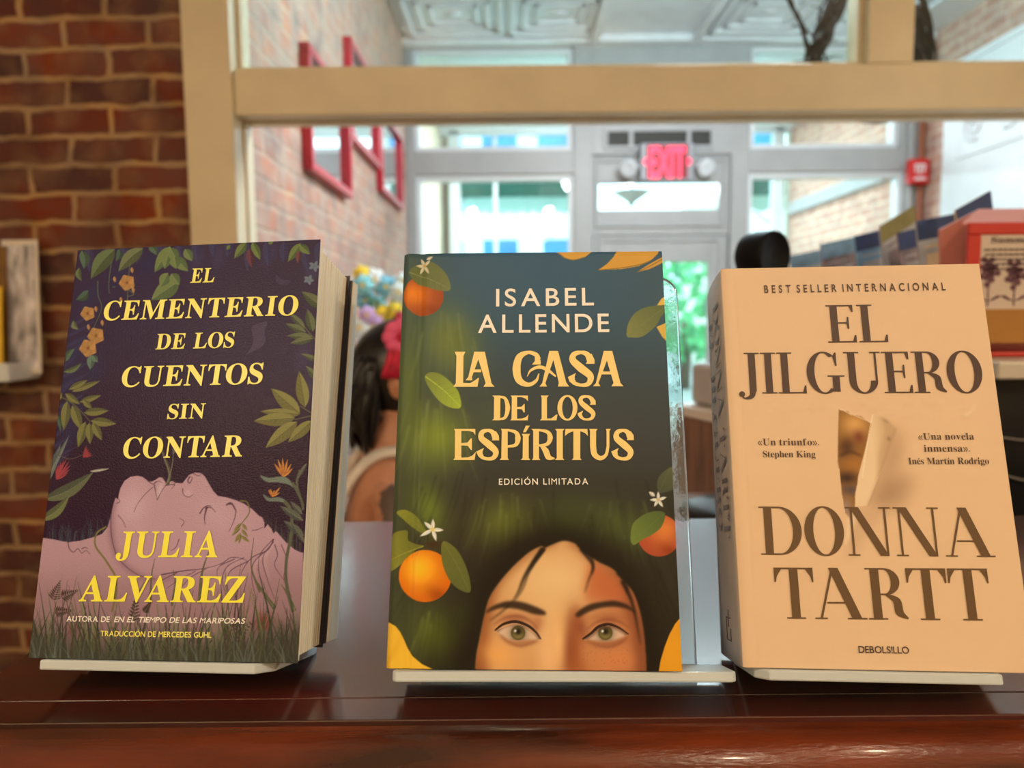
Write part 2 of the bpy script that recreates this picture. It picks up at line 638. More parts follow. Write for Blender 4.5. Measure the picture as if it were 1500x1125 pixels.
d1 = empty('door_1', (0.96, YF0, 0))
struct(d1)
ox = 0.96
tl = at(877, 267, YF0); tr = at(1055, 305, YF0)
lz0, lz1 = tr[2], tl[2]
MB().holes(-0.44, 0.44, CZ + 0.50, CZ + 1.0, 0.03, 0.09, [(tl[0] - ox, tr[0] - ox, lz0, lz1)]).frame(-0.42, 0.42, CZ + 0.55, CZ + 0.98, 0.022, 0.012, 0.03).build('transom_panel', GREYW, d1, 0.004)
MB().box(tl[0] - ox, tr[0] - ox, 0.055, 0.060, lz0, lz1).build('transom_pane', GLASS, d1)
gz1 = at(1000, 383, YF0)[2]
gx1 = at(1040, 383, YF0)[0] - ox
MB().holes(-0.435, 0.435, 0.01, CZ + 0.497, 0.04, 0.085, [(-0.30, gx1, 0.42, gz1)]).frame(-0.40, 0.40, 0.3, CZ + 0.485, 0.025, 0.025, 0.04).build('door_leaf', GREYW, d1, 0.004)
MB().box(-0.30, gx1, 0.06, 0.065, 0.42, gz1).box(0.10, 0.13, 0.05, 0.075, 0.42, gz1).build('glass_pane', GLASS, d1)
MB().tube([(-0.37, 0.02, 1.0), (-0.37, -0.03, 1.0), (-0.30, -0.03, 1.0)], 0.011).build('door_handle', mat('brass', (190, 150, 80), 0.25, 1.0), d1)
vt = at(885, 196, YF0); vb = at(1045, 218, YF0)
v = empty('ventilation_grille', (float((vt[0] + vb[0]) / 2), YF0, float(vb[2])))
tag(v, 'dark ventilation grille in the wall above the red exit sign', 'vent')
hw, hh = float(vb[0] - vt[0]) / 2, float(vt[2] - vb[2]) + 0.03
MB().frame(-hw, hw, 0, hh, 0.02, -0.02, -0.001).box(-hw * 0.55, -hw * 0.48, -0.025, -0.001, 0, hh).box(hw * 0.5, hw * 0.57, -0.025, -0.001, 0, hh).build('grille_frame', GREYW, v)
g = MB().box(-hw + 0.02, hw - 0.02, -0.004, -0.001, 0.02, hh - 0.02)
for k in range(6):
    g.box(-hw + 0.02, hw - 0.02, -0.012, -0.004, 0.03 + k * 0.018, 0.036 + k * 0.018)
g.build('louvres', mat('dark_grille', (58, 58, 54), 0.6), v)

# glazed entrance bay and outer glass line
CREAMWALL = mat('cream_render', (226, 214, 190), 0.8, noise=0.04, nscale=5)
struct(MB().box(XL - 0.12, XL, YF0, YO + 0.1, 0, ZC + 0.1).build('wall_bay', CREAMWALL))
of = empty('window_6', (0, YO, 0))
struct(of)
f = MB()
pl = [at(667, 320, YO)[0], at(1137, 320, YO)[0]]
f.box(pl[0] - 0.05, pl[0] + 0.05, -0.05, 0.05, 0, ZC)
f.box(pl[1] - 0.05, pl[1] + 0.05, -0.05, 0.05, 0, ZC)
f.box(at(726, 320, YO)[0] - 0.02, at(726, 320, YO)[0] + 0.02, -0.03, 0.03, 0.3, ZC)
f.box(XL, XR, -0.05, 0.05, 0, 0.3)
f.box(XL, XR, -0.05, 0.05, ZC - 0.03, ZC + 0.08)
f.build('window_frame', WHITE, of, 0.004)
for a, b in ((XL, pl[0] - 0.05), (pl[0] + 0.05, pl[1] - 0.05), (pl[1] + 0.05, XR)):
    MB().box(a + 0.002, b - 0.002, -0.003, 0.003, 0.3, ZC - 0.03).build('pane', GLASS, of)

# ------------------------------------------------------------------ street beyond the glass
struct(MB().box(-14, 18, YO + 0.1, 40, -0.25, -0.12).build('street_ground', mat('pavement', (170, 168, 164), 0.8, noise=0.08, nscale=3)))
dp = tag(MB().tube([(at(653, 320, 7.35)[0], 7.40, -0.12), (at(653, 320, 7.35)[0], 7.40, 3.4)], 0.045, 12).build('downpipe', mat('brown_pipe', (120, 86, 62), 0.6)),
         'brown downpipe against the pale wall left of the awning', 'pipe')
AW = mat('awning_canvas', (26, 104, 92), 0.8, noise=0.1, nscale=10)
HEM = mat('awning_hem', (205, 235, 228), 0.8)


struct(MB().box(XR + 0.001, 5.2, YO, YO + 0.1, -0.12, 3.4).build('wall_facade', CREAMWALL))


def awning(x0, x1, label, y=7.302):
    r = empty('awning', ((x0 + x1) / 2, y, CZ + 1.30))
    tag(r, label, 'awning')
    h = (x1 - x0) / 2
    n = 10
    cv = MB()
    za, zb = 0.27, 0.0
    cv.prism([(-h, 0.0, za), (h, 0.0, za), (h, 1.25, zb), (-h, 1.25, zb)], (0, 0, 0.012))
    cv.build('canopy', AW, r)
    val = MB()
    step = 2 * h / n
    for k in range(n):
        xa = -h + k * step
        pts = [(xa, 1.25, 0.01), (xa + step, 1.25, 0.01)]
        for t in np.linspace(0, math.pi, 8):
            pts.append((xa + step / 2 + step / 2 * math.cos(t), 1.25, -0.13 - 0.05 * math.sin(t)))
        val.prism(pts, (0, 0.008, 0))
    val.build('valance', HEM, r)
    for s in (-1, 1):
        MB().tube([(s * (h - 0.04), 0.02, -0.45), (s * (h - 0.04), 1.2, -0.02)], 0.022, 8).build('arm', WHITE, r)
    return r


awning(-0.56, 0.80, 'green awning with a pale scalloped hem, seen through the left shopfront window', 7.252)
awning(2.45, 3.9, 'green awning with a pale hem, outside the glass behind the round black lamp')


def street_building(x0, x1, y, h, wall, glass, label, rows, cols):
    r = empty('street_building', ((x0 + x1) / 2, y, -0.12))
    tag(r, label, 'building')
    w = (x1 - x0) / 2
    MB().box(-w, w, 0, 6, 0, h).build('wall', wall, r)
    for i in range(rows):
        for j in range(cols):
            cw = 2 * w / cols
            a = -w + j * cw + 0.12 * cw
            z0 = 1.45 + i * 2.5
            z1 = z0 + 1.65
            wn = MB().frame(a, a + 0.76 * cw, z0, z1, 0.08, -0.06, 0.02).build('window', WHITE, r)
            MB().box(a + 0.08, a + 0.76 * cw - 0.08, -0.02, -0.005, z0 + 0.08, z1 - 0.08).build('pane', glass, wn)


BLUEG = mat('blue_glass', (44, 128, 186), 0.5, noise=0.15, nscale=1.2)
street_building(-4.5, 1.6, 17.0, 6.4, mat('pale_stone', (226, 224, 214), 0.8, noise=0.04), BLUEG, 'pale street building with blue windows across the road from the left window', 2, 5)
street_building(5.0, 12.0, 17.5, 4.4, mat('white_stone', (238, 236, 230), 0.8, noise=0.04), BLUEG, 'white street building with blue windows seen past the right awning', 2, 5)
LEAF = mat('tree_leaf', (96, 176, 118), 0.7, noise=0.35, nscale=3)


def street_tree(x, y, h, r, label):
    t = empty('street_tree', (x, y, -0.12))
    tag(t, label, 'tree')
    MB().tube([(0, 0, 0), (0.05, 0, h * 0.5), (0, 0.05, h * 0.8)], [0.12, 0.09, 0.05], 10).build('trunk', mat('bark', (96, 78, 62), 0.9), t)
    c = MB()
    rnd = random.Random(int(x * 10))
    for k in range(420):
        a, b = rnd.uniform(0, 2 * math.pi), math.acos(rnd.uniform(-1, 1))
        q = r * rnd.uniform(0.45, 1) ** 0.5
        p = Vector((q * math.sin(b) * math.cos(a), q * math.sin(b) * math.sin(a), h + 0.8 * q * math.cos(b)))
        n = Vector((rnd.uniform(-1, 1), rnd.uniform(-1, 1), rnd.uniform(-1, 1))).normalized()
        u = n.orthogonal().normalized() * 0.17
        w = n.cross(u) * 0.55
        c.add([p - u, p - w, p + u, p + w], [(0, 1, 2, 3)])
    c.build('crown', LEAF, t)


street_tree(0.98, 12.2, 1.55, 0.75, 'low green street tree outside, right of the two white lamp globes')
street_tree(3.1, 13.5, 1.5, 1.25, 'broad green street tree seen through the glass of the shop door')
sl = empty('street_lamp', (float(at(790, 340, 11)[0]), 11.0, -0.12))
tag(sl, 'white street lamp with two round globes outside the left window', 'lamp')
zg = float(at(790, 344, 11)[2]) + 0.12
MB().tube([(0, 0, 0), (0, 0, zg + 0.05)], 0.055, 10).build('pole', WHITE, sl)
MB().tube([(-0.15, 0, zg - 0.05), (0, 0, zg - 0.1), (0.15, 0, zg - 0.05)], 0.02, 8).build('bracket', WHITE, sl)
for s in (-1, 1):
    MB().ball((s * 0.15, 0, zg + 0.02), 0.075).build('globe', mat('opal_globe', (245, 250, 250), 0.3), sl)

# pendant lamp in the bay, seen through the pane over the door
pz = at(925, 298, 6.0)
p_ = empty('pendant_lamp', (float(pz[0]), 6.0, float(pz[2])))
tag(p_, 'pale bowl pendant lamp seen through the pane above the door', 'lamp')
MB().lathe([(0.012, -0.01), (0.05, 0.02), (0.15, 0.085), (0.155, 0.09), (0.13, 0.085), (0.02, 0.03)], (0, 0, 0)).build('lamp_shade', mat('pale_shade', (205, 222, 228), 0.4), p_)
point_lamp(float(pz[0]), 6.0, float(pz[2]) + 0.13, 70, (0.92, 0.97, 1.0), 0.03)
MB().lathe([(0.001, -0.03), (0.022, -0.018), (0.015, 0.0)], (0, 0, 0), seg=12).build('finial', mat('dark_bronze', (60, 70, 62), 0.4, 0.6), p_)
MB().tube([(0, 0, 0.02), (0, 0, ZC - float(pz[2]))], 0.008, 8).build('rod', mat('dark_bronze'), p_)

# ------------------------------------------------------------------ exit sign, fire alarm
ec = at(973, 241, YF0)
ex = empty('exit_sign', (float(ec[0]), YF0 - 0.062, float(ec[2])))
tag(ex, 'lit red EXIT sign with two emergency lamp heads above the shop door', 'sign')
MB().box(-0.165, 0.165, -0.03, 0.03, -0.115, 0.115).build('housing', mat('sign_housing', (150, 154, 162), 0.4), ex, 0.01)
MB().box(-0.05, 0.05, 0.03, 0.061, -0.10, -0.01).build('mounting_plate', GREYW, ex)
EXR = glow('exit_red', (255, 50, 84), 1.7)
MB().box(-0.13, 0.13, -0.0312, -0.0295, -0.102, 0.102).build('sign_face', glow('exit_face', (120, 8, 28), 0.5), ex)


def flat_text(body, off=0.0, depth=0.0):
    cu = bpy.data.curves.new('lettering', 'FONT')
    cu.body = body
    cu.offset = off
    cu.extrude = depth
    o = bpy.data.objects.new('lettering', cu)
    me = bpy.data.meshes.new_from_object(o)
    bpy.data.objects.remove(o)
    bpy.data.curves.remove(cu)
    co = np.zeros(len(me.vertices) * 3)
    me.vertices.foreach_get('co', co)
    co = co.reshape(-1, 3)
    fs = [tuple(p.vertices) for p in me.polygons]
    bpy.data.meshes.remove(me)
    return co, fs


co, fs = flat_text('EXIT', 0.035)
x0_, x1_ = co[:, 0].min(), co[:, 0].max()
hcap = co[:, 1].max()
lt = MB()
vs = [((p[0] - x0_) / (x1_ - x0_) * 0.225 - 0.1125, -0.032, p[1] / hcap * 0.185 - 0.0925) for p in co]
lt.add(vs, fs)
lt.build('lettering', EXR, ex)
for s in (-1, 1):
    MB().prism([(s * 0.125, -0.033, 0.03), (s * 0.155, -0.033, 0), (s * 0.125, -0.033, -0.03)][::s], (0, 0.002, 0)).build('chevron', EXR, ex)
for s in (-1, 1):
    MB().tube([(s * 0.165, 0, -0.02), (s * 0.205, 0, -0.01)], 0.02, 10).build('bracket', GREYW, ex)
    MB().lathe([(0.001, 0.05), (0.035, 0.045), (0.05, 0.0), (0.055, -0.03), (0.045, -0.032), (0.001, -0.02)], (s * 0.235, -0.02, -0.03), (s * -0.25, 0.75, 0.5)).build('lamp_head', mat('lamp_white', (214, 222, 230), 0.25), ex)

fa = at(1343, 252, 4.78)
fr = empty('fire_alarm', (float(fa[0]), 4.774, float(fa[2])))
tag(fr, 'red fire alarm pull box on the conduit at the right end of the shopfront', 'fire alarm')
MB().box(-0.06, 0.06, -0.03, 0.03, -0.075, 0.075).build('housing', mat('alarm_red', (206, 30, 28), 0.4), fr, 0.006)
t_ = MB()
t_.box(-0.035, 0.035, -0.034, -0.029, 0.030, 0.042)
t_.box(-0.03, -0.02, -0.034, -0.029, -0.01, 0.03).box(0.02, 0.03, -0.034, -0.029, -0.01, 0.03).box(-0.006, 0.006, -0.036, -0.029, -0.02, 0.03)
t_.box(-0.035, 0.035, -0.038, -0.029, -0.055, -0.04)
t_.build('pull_handle', WHITE, fr)
cd = tag(MB().tube([(float(fa[0]) - 0.02, 4.82, 0.3), (float(fa[0]) - 0.02, 4.82, ZC - 0.01)], 0.014, 8).build('conduit', GREYW), 'grey conduit running up the post behind the fire alarm', 'pipe')
pb = tag(MB().tube([(float(fa[0]) + 0.05, 4.83, 0.3), (float(fa[0]) + 0.05, 4.83, ZC - 0.01)], 0.022, 8).build('pipe', mat('rust_pipe', (150, 92, 66), 0.6)), 'rust brown pipe beside the conduit and the fire alarm', 'pipe')

# ------------------------------------------------------------------ red framed mirrors on the left brick wall
MIR = mat('mirror_glass', (225, 232, 235), 0.04, 1.0)


def wall_mirror(y0, y1, z0, z1, label):
    r = empty('wall_mirror', (XL, (y0 + y1) / 2, z0))
    tag(r, label, 'mirror', 'red framed mirrors on the brick wall')
    h, H = (y1 - y0) / 2, z1 - z0
    fm = MB()
    for a, b, c, d in ((-h, h, 0, 0.028), (-h, h, H - 0.028, H), (-h, -h + 0.028, 0.028, H - 0.028), (h - 0.028, h, 0.028, H - 0.028)):
        fm.box(0.001, 0.035, a, b, c, d)
    fm.build('frame', RED, r, 0.004)
    MB().box(0.004, 0.012, -h + 0.027, h - 0.027, 0.027, H - 0.027).build('mirror_glass', MIR, r)


def yl(px): return -XL * FPX / (CX - px)
def zl(px, py): return float(at(px, py, yl(px))[2])


wall_mirror(yl(452), yl(512), zl(452, 248), zl(452, 60), 'red framed mirror nearest to the cream window post')
wall_mirror(yl(515), yl(556), zl(515, 203), zl(515, 52), 'middle red framed mirror, hung higher than its neighbours')
wall_mirror(yl(558), yl(589), zl(558, 279), zl(558, 150), 'red framed mirror farthest along the brick wall, beside the shopfront')

# ------------------------------------------------------------------ twig wreath behind the upper pane
wr = MB()
rw = random.Random(3)
WY2 = 2.0
wc = at(1265, 0, WY2)
core = [np.array([float(q) for q in at(x, y, WY2)]) - wc for x, y in ((1395, -160), (1362, -90), (1345, -30), (1346, 30), (1352, 95), (1330, 150), (1280, 172), (1225, 150), (1196, 100), (1196, 65), (1212, 30), (1234, -10), (1262, -70), (1310, -150), (1360, -190), (1395, -160))]
side = [np.array([float(q) for q in at(x, y, WY2)]) - wc for x, y in ((1215, 140), (1192, 90), (1180, 55), (1166, 20), (1152, -20), (1150, -70))]


def strand(cl, rad, n, r0, r1):
    C_ = spline(cl, 8)
    for k in range(n):
        ph, tw_ = rw.uniform(0, 6.28), rw.choice((2.5, 3.5, 5.0))
        ra = rad * rw.uniform(0.25, 1.0)
        i0 = rw.randrange(0, max(1, len(C_) // 4))
        i1 = len(C_) - rw.randrange(0, max(1, len(C_) // 4))
        pts = []
        for q in range(i0, i1):
            a = ph + tw_ * 2 * math.pi * q / len(C_)
            pts.append(C_[q] + np.array([ra * math.cos(a), 0.8 * ra * math.sin(a), 0.3 * ra * math.sin(a * 1.3)]))
        wr.tube(pts, rw.uniform(r0, r1), 6)


strand(core, 0.030, 19, 0.003, 0.0058)
strand(side, 0.007, 5, 0.0025, 0.0045)
for k in range(24):
    b_ = core[rw.randrange(7, 13)] + np.array([rw.uniform(-.02, .02), 0, rw.uniform(-.03, .03)])
    d_ = np.array([rw.uniform(-0.07, 0.05), rw.uniform(-0.02, 0.02), rw.uniform(-0.02, 0.07)])
    wr.tube([b_, b_ + d_ * 0.5 + np.array([0.004, 0, 0.004]), b_ + d_], [0.0028, 0.002, 0.001], 5)
wr.tube([core[-2], core[-2] + np.array([0.0, 0.0, 0.12]), np.array([0.04, -0.08, 2.76]) - np.array([0, 0, float(wc[2])])], 0.002, 5)
wo = wr.build('twig_wreath', mat('dark_twig', (46, 36, 34), 0.7, noise=0.4, nscale=40))
wo.location = [float(q) for q in wc]
tag(wo, 'dark twisted twig wreath hanging behind the upper window mullion', 'wreath')

# ------------------------------------------------------------------ counter
DROP = 0.1955
ZT = CZ - DROP


def on_top(px, py):
    r = ray(px, py)
    return r * (-DROP / r[2])


YB, YS, YN = (float(on_top(750, q)[1]) for q in (762, 1020, 1053))
WOOD = mat('cherry_wood', (58, 14, 8), 0.22, noise=0.35, nscale=9, bump=0.04, bscale=90, coat=1.0, stretch=(0.35, 4, 4))
WOOD.node_tree.nodes['Principled BSDF'].inputs['Coat IOR'].default_value = 1.8
WOOD.node_tree.nodes['Principled BSDF'].inputs['Coat Roughness'].default_value = 0.16
WOODN = mat('cherry_nosing', (90, 38, 17), 0.24, noise=0.4, nscale=14, bump=0.16, bscale=260, coat=0.25, stretch=(0.6, 3, 3))
ct = empty('wooden_counter', (0.45, 0.45, 0))
tag(ct, 'polished red-brown wooden counter with a rounded front edge under the books', 'counter')
cx0, cx1 = float(on_top(0, 985)[0]) - 0.45, 1.25 - 0.45
MB().box(cx0, cx1, YS - 0.45, YB - 0.45, ZT - 0.035, ZT).build('top', WOOD, ct, 0.0008)
MB().box(-0.75, cx1, YN - 0.45, YS - 0.0004 - 0.45, ZT - 0.04, ZT).build('edge_strip', WOOD, ct, 0.0006)
ns = MB()
prof = []
yf = YN - 0.45
for t in np.linspace(0, math.pi, 22):
    prof.append((yf - 0.020 * math.sin(t) ** 0.8, ZT - 0.003 - 0.022 * (1 - math.cos(t))))
prof = [(yf + 0.002, ZT - 0.0015)] + prof + [(yf + 0.002, ZT - 0.05)]
ns.prism([(-0.75, y, z) for y, z in prof], (cx1 + 0.75, 0, 0), 0, True)
ns.build('nosing', WOODN, ct)
MB().box(cx0 + 0.02, cx1, -0.07, 0.22, 0.0, ZT - 0.036).build('cabinet_body', WOOD, ct)

# ------------------------------------------------------------------ books: planes measured from the photograph's corners
class Cover:
    def __init__(self, corners, zb):
        d = [ray(*q) for q in corners]
        s = np.linalg.solve(np.stack([d[0], -d[1], d[2]], 1), d[3])
        P = [d[0] * s[0], d[1] * s[1], d[2] * s[2], d[3]]
        k = zb / ((P[2][2] + P[3][2]) / 2)
        P = [q * k for q in P]
        u = ((P[2] - P[3]) + (P[1] - P[0])) / 2
        v = ((P[0] - P[3]) + (P[1] - P[2])) / 2
        self.w, self.h = np.linalg.norm(u), np.linalg.norm(v)
        self.u = u / self.w
        v = v - self.u * (v @ self.u)
        self.v = v / np.linalg.norm(v)
        self.n = np.cross(self.u, self.v)
        c = sum(P) / 4
        self.o = c - self.u * self.w / 2 - self.v * self.h / 2
        M = Matrix.Identity(4)
        for i in range(3):
            M[i][0], M[i][1], M[i][2] = self.u[i], self.v[i], self.n[i]
            M[i][3] = self.o[i] + EYE[i]
        self.M = M

    def loc(self, pts):
        pts = np.atleast_2d(np.asarray(pts, float))
        dx, dy = (pts[:, 0] - CX) / FPX, (pts[:, 1] - CY) / FPX
        r = _F + dx[:, None] * _R + dy[:, None] * _D
        t = (self.o @ self.n) / (r @ self.n)
        q = r * t[:, None] - self.o
        return np.stack([q @ self.u, q @ self.v], 1)


B1 = Cover([(124.5, 366.4), (480.6, 350.2), (423.4, 971.2), (30.2, 963.4)], -0.1745)
B2 = Cover([(595, 371), (973.3, 367.1), (995, 983.5), (560.3, 979.3)], -0.1745)
B3 = Cover([(1059.7, 393.7), (1438, 386.3), (1512.5, 986.3), (1085, 977.8)], -0.1745)

# light reaching the covers: printed colours are noted as seen in the photograph under the warm lamps
LIT = np.array([0.92, 0.72, 0.46])


class Print:
    """printed picture of a cover: one colour per point of a fine grid"""

    def __init__(self, cov, nx, ny, base):
        self.c, self.nx, self.ny = cov, nx, ny
        self.a = np.zeros((ny, nx, 3))
        self.a[:] = base
        self.sc = nx / 400.0
        self.clip = None

    def M(self, pts):
        q = self.c.loc(pts)
        return np.stack([q[:, 0] / self.c.w * (self.nx - 1), q[:, 1] / self.c.h * (self.ny - 1)], 1)

    def _cov(self, P, soft, ss):
        pad = int(soft * 3 + 2)
        x0, y0 = np.floor(P.min(0)).astype(int) - pad
        x1, y1 = np.ceil(P.max(0)).astype(int) + pad
        x0, y0 = max(x0, 0), max(y0, 0)
        x1, y1 = min(x1, self.nx - 1), min(y1, self.ny - 1)
        if x1 <= x0 or y1 <= y0: return None
        n, m = x1 - x0 + 1, y1 - y0 + 1
        gx = x0 + (np.arange(n * ss) + 0.5) / ss - 0.5
        gy = y0 + (np.arange(m * ss) + 0.5) / ss - 0.5
        ins = np.zeros((m * ss, n * ss), bool)
        A, Bq = P, np.roll(P, -1, 0)
        for (ax, ay), (bx, by) in zip(A, Bq):
            if ay == by: continue
            rows = np.where((gy >= min(ay, by)) & (gy < max(ay, by)))[0]
            if len(rows) == 0: continue
            xc = ax + (gy[rows] - ay) * (bx - ax) / (by - ay)
            ins[rows] ^= gx[None, :] < xc[:, None]
        c = ins.reshape(m, ss, n, ss).mean((1, 3))
        if soft > 0.4:
            r = max(1, int(round(soft)))
            for _ in range(3):
                for ax in (0, 1):
                    k = np.pad(c, [(r, r) if i == ax else (0, 0) for i in (0, 1)], mode='edge')
                    cs = np.cumsum(np.insert(k, 0, 0, axis=ax), axis=ax)
                    c = (np.take(cs, range(2 * r + 1, cs.shape[ax]), ax) - np.take(cs, range(0, cs.shape[ax] - 2 * r - 1), ax)) / (2 * r + 1)
        return x0, y0, x1 + 1, y1 + 1, c

    def _put(self, P, col, alpha, soft, ss, col2=None, ga=None, gb=None):
        r = self._cov(P, soft, ss)
        if r is None: return
        x0, y0, x1, y1, c = r
        c = c * alpha
        if self.clip is not None: c = c * self.clip[y0:y1, x0:x1]
        col = np.asarray(col, float)
        if col2 is not None:
            X, Y = np.meshgrid(np.arange(x0, x1), np.arange(y0, y1))
            d = gb - ga
            t = np.clip(((X - ga[0]) * d[0] + (Y - ga[1]) * d[1]) / (d @ d), 0, 1)[..., None]
            col = col * (1 - t) + np.asarray(col2, float) * t
        self.a[y0:y1, x0:x1] = self.a[y0:y1, x0:x1] * (1 - c[..., None]) + col * c[..., None]

    def poly(self, pts, col, alpha=1.0, soft=0.0, smooth=True, ss=3, col2=None, ga=None, gb=None):
        P = self.M(pts)
        if smooth:
            Q = np.vstack([P, P[:1]])
            Q = np.vstack([P[-1:], Q, P[1:2]])
            out = []
            for i in range(1, len(Q) - 2):
                a, b, c, d = Q[i - 1:i + 3]
                for t in np.linspace(0, 1, 6, endpoint=False):
                    out.append(0.5 * ((2 * b) + (c - a) * t + (2 * a - 5 * b + 4 * c - d) * t * t + (3 * b - a - 3 * c + d) * t ** 3))
            P = np.array(out)
        if ga is not None:
            ga, gb = self.M([ga])[0], self.M([gb])[0]
        self._put(P, col, alpha, soft * self.sc, ss, col2, ga, gb)

    def mask(self, pts, smooth=True, soft=0.0):
        keep, keepc = self.a, self.clip
        self.a, self.clip = np.zeros_like(self.a), None
        self.poly(pts, (1, 1, 1), 1, soft, smooth)
        mk = self.a[..., 0].copy()
        self.a, self.clip = keep, keepc
        return mk

    def stroke(self, pts, w0, w1, col, alpha=1.0, soft=0.0, wm=None, n=8):
        P = spline(self.M(pts), n)
        d = np.gradient(P, axis=0)
        nn = np.stack([-d[:, 1], d[:, 0]], 1) / (np.linalg.norm(d, axis=1)[:, None] + 1e-9)
        t = np.linspace(0, 1, len(P))
        w = w0 + (w1 - w0) * t
        if wm is not None:
            w = w0 * (1 - t) ** 2 + 2 * (2 * wm - (w0 + w1) / 2) * t * (1 - t) + w1 * t ** 2
        w = np.maximum(w, 0.15) * self.sc / 2
        self._put(np.vstack([P + nn * w[:, None], (P - nn * w[:, None])[::-1]]), col, alpha, soft * self.sc, 3)

    def blob(self, c, rx, ry, rot, col, alpha=1.0):
        p = self.M([c])[0]
        rx, ry = rx * self.sc, ry * self.sc
        R = int(2.6 * max(rx, ry)) + 1
        x0, x1 = max(0, int(p[0]) - R), min(self.nx, int(p[0]) + R + 1)
        y0, y1 = max(0, int(p[1]) - R), min(self.ny, int(p[1]) + R + 1)
        if x1 <= x0 or y1 <= y0: return
        X, Y = np.meshgrid(np.arange(x0, x1) - p[0], np.arange(y0, y1) - p[1])
        a = math.radians(-rot)
        U, V = X * math.cos(a) + Y * math.sin(a), -X * math.sin(a) + Y * math.cos(a)
        g = np.exp(-((U / rx) ** 2 + (V / ry) ** 2) * 1.2) * alpha
        if self.clip is not None: g = g * self.clip[y0:y1, x0:x1]
        self.a[y0:y1, x0:x1] = self.a[y0:y1, x0:x1] * (1 - g[..., None]) + np.asarray(col, float) * g[..., None]

    def leaf(self, b, t, w, col, dark=None, vein=None, bend=0.0, alpha=1.0):
        b, t = np.asarray(b, float), np.asarray(t, float)
        d = t - b
        n = np.array([-d[1], d[0]]) / (np.linalg.norm(d) + 1e-9)
        s = np.linspace(0, 1, 9)
        mid = b + d * s[:, None] + n * (bend * np.sin(np.pi * s))[:, None]
        hw = (w / 2 * np.sin(np.pi * s ** 0.8) ** 0.9)[:, None]
        col = np.asarray(col, float)
        dark = col * 0.72 if dark is None else dark
        self.poly(np.vstack([mid, (mid + n * hw)[::-1]]), col, alpha, smooth=False)
        self.poly(np.vstack([mid, (mid - n * hw)[::-1]]), dark, alpha, smooth=False)
        self.stroke(mid[[0, 3, 6, 8]], 0.9, 0.4, col * 1.25 if vein is None else vein, alpha * 0.8)
        for k in (2, 3, 4, 5, 6):
            for sg in (1, -1):
                q = mid[k] + d * 0.10 + n * hw[k] * 0.7 * sg
                self.stroke([mid[k], q], 0.5, 0.3, col * 1.15 if sg < 0 else col * 0.8, alpha * 0.5)

    def petals(self, c, tips, w, col, core, cr):
        for t in tips:
            self.leaf(c, t, w, col, np.asarray(col) * 0.86, np.asarray(col) * 0.92)
        self.blob(c, cr, cr, 0, core, 0.95)

    def colours(self):
        """seen colour -> printed ink"""
        a = lin(np.clip(self.a, 0, 255)) / LIT
        return np.clip(a, 0.002, 0.92)


def crop(x0, y0, s):
    return lambda *p: [(x0 + p[i] / s, y0 + p[i + 1] / s) for i in range(0, len(p), 2)]


KA, KB = crop(0, 330, 3.213), crop(270, 330, 3.214)
KC, KD = crop(0, 660, 3.213), crop(270, 660, 3.213)
KE, KF = crop(550, 350, 3.216), crop(780, 350, 3.213)
KG, KH = crop(550, 680, 3.408), crop(780, 680, 3.41)
KI, KJ = crop(1000, 380, 3.515), crop(1240, 360, 3.308)
KK, KL = crop(1000, 680, 3.408), crop(1240, 680, 3.408)


def paper_mat(name, rough, bump, bscale, coat, spec=0.12):
    M = bpy.data.materials.new(name)
    M.use_nodes = True
    nt = M.node_tree
    b = nt.nodes['Principled BSDF']
    at_ = nt.nodes.new('ShaderNodeAttribute')
    at_.attribute_name = 'print'
    nt.links.new(at_.outputs['Color'], b.inputs['Base Color'])
    b.inputs['Roughness'].default_value = rough
    b.inputs['Coat Weight'].default_value = coat
    b.inputs['Coat Roughness'].default_value = 0.2
    b.inputs['Specular IOR Level'].default_value = spec
    tcn = nt.nodes.new('ShaderNodeTexCoord')
    n = nt.nodes.new('ShaderNodeTexNoise')
    n.inputs['Scale'].default_value = bscale
    n.inputs['Detail'].default_value = 2
    nt.links.new(tcn.outputs['Object'], n.inputs['Vector'])
    bp = nt.nodes.new('ShaderNodeBump')
    bp.inputs['Strength'].default_value = bump
    bp.inputs['Distance'].default_value = 0.0005
    nt.links.new(n.outputs['Fac'], bp.inputs['Height'])
    nt.links.new(bp.outputs[0], b.inputs['Normal'])
    return M


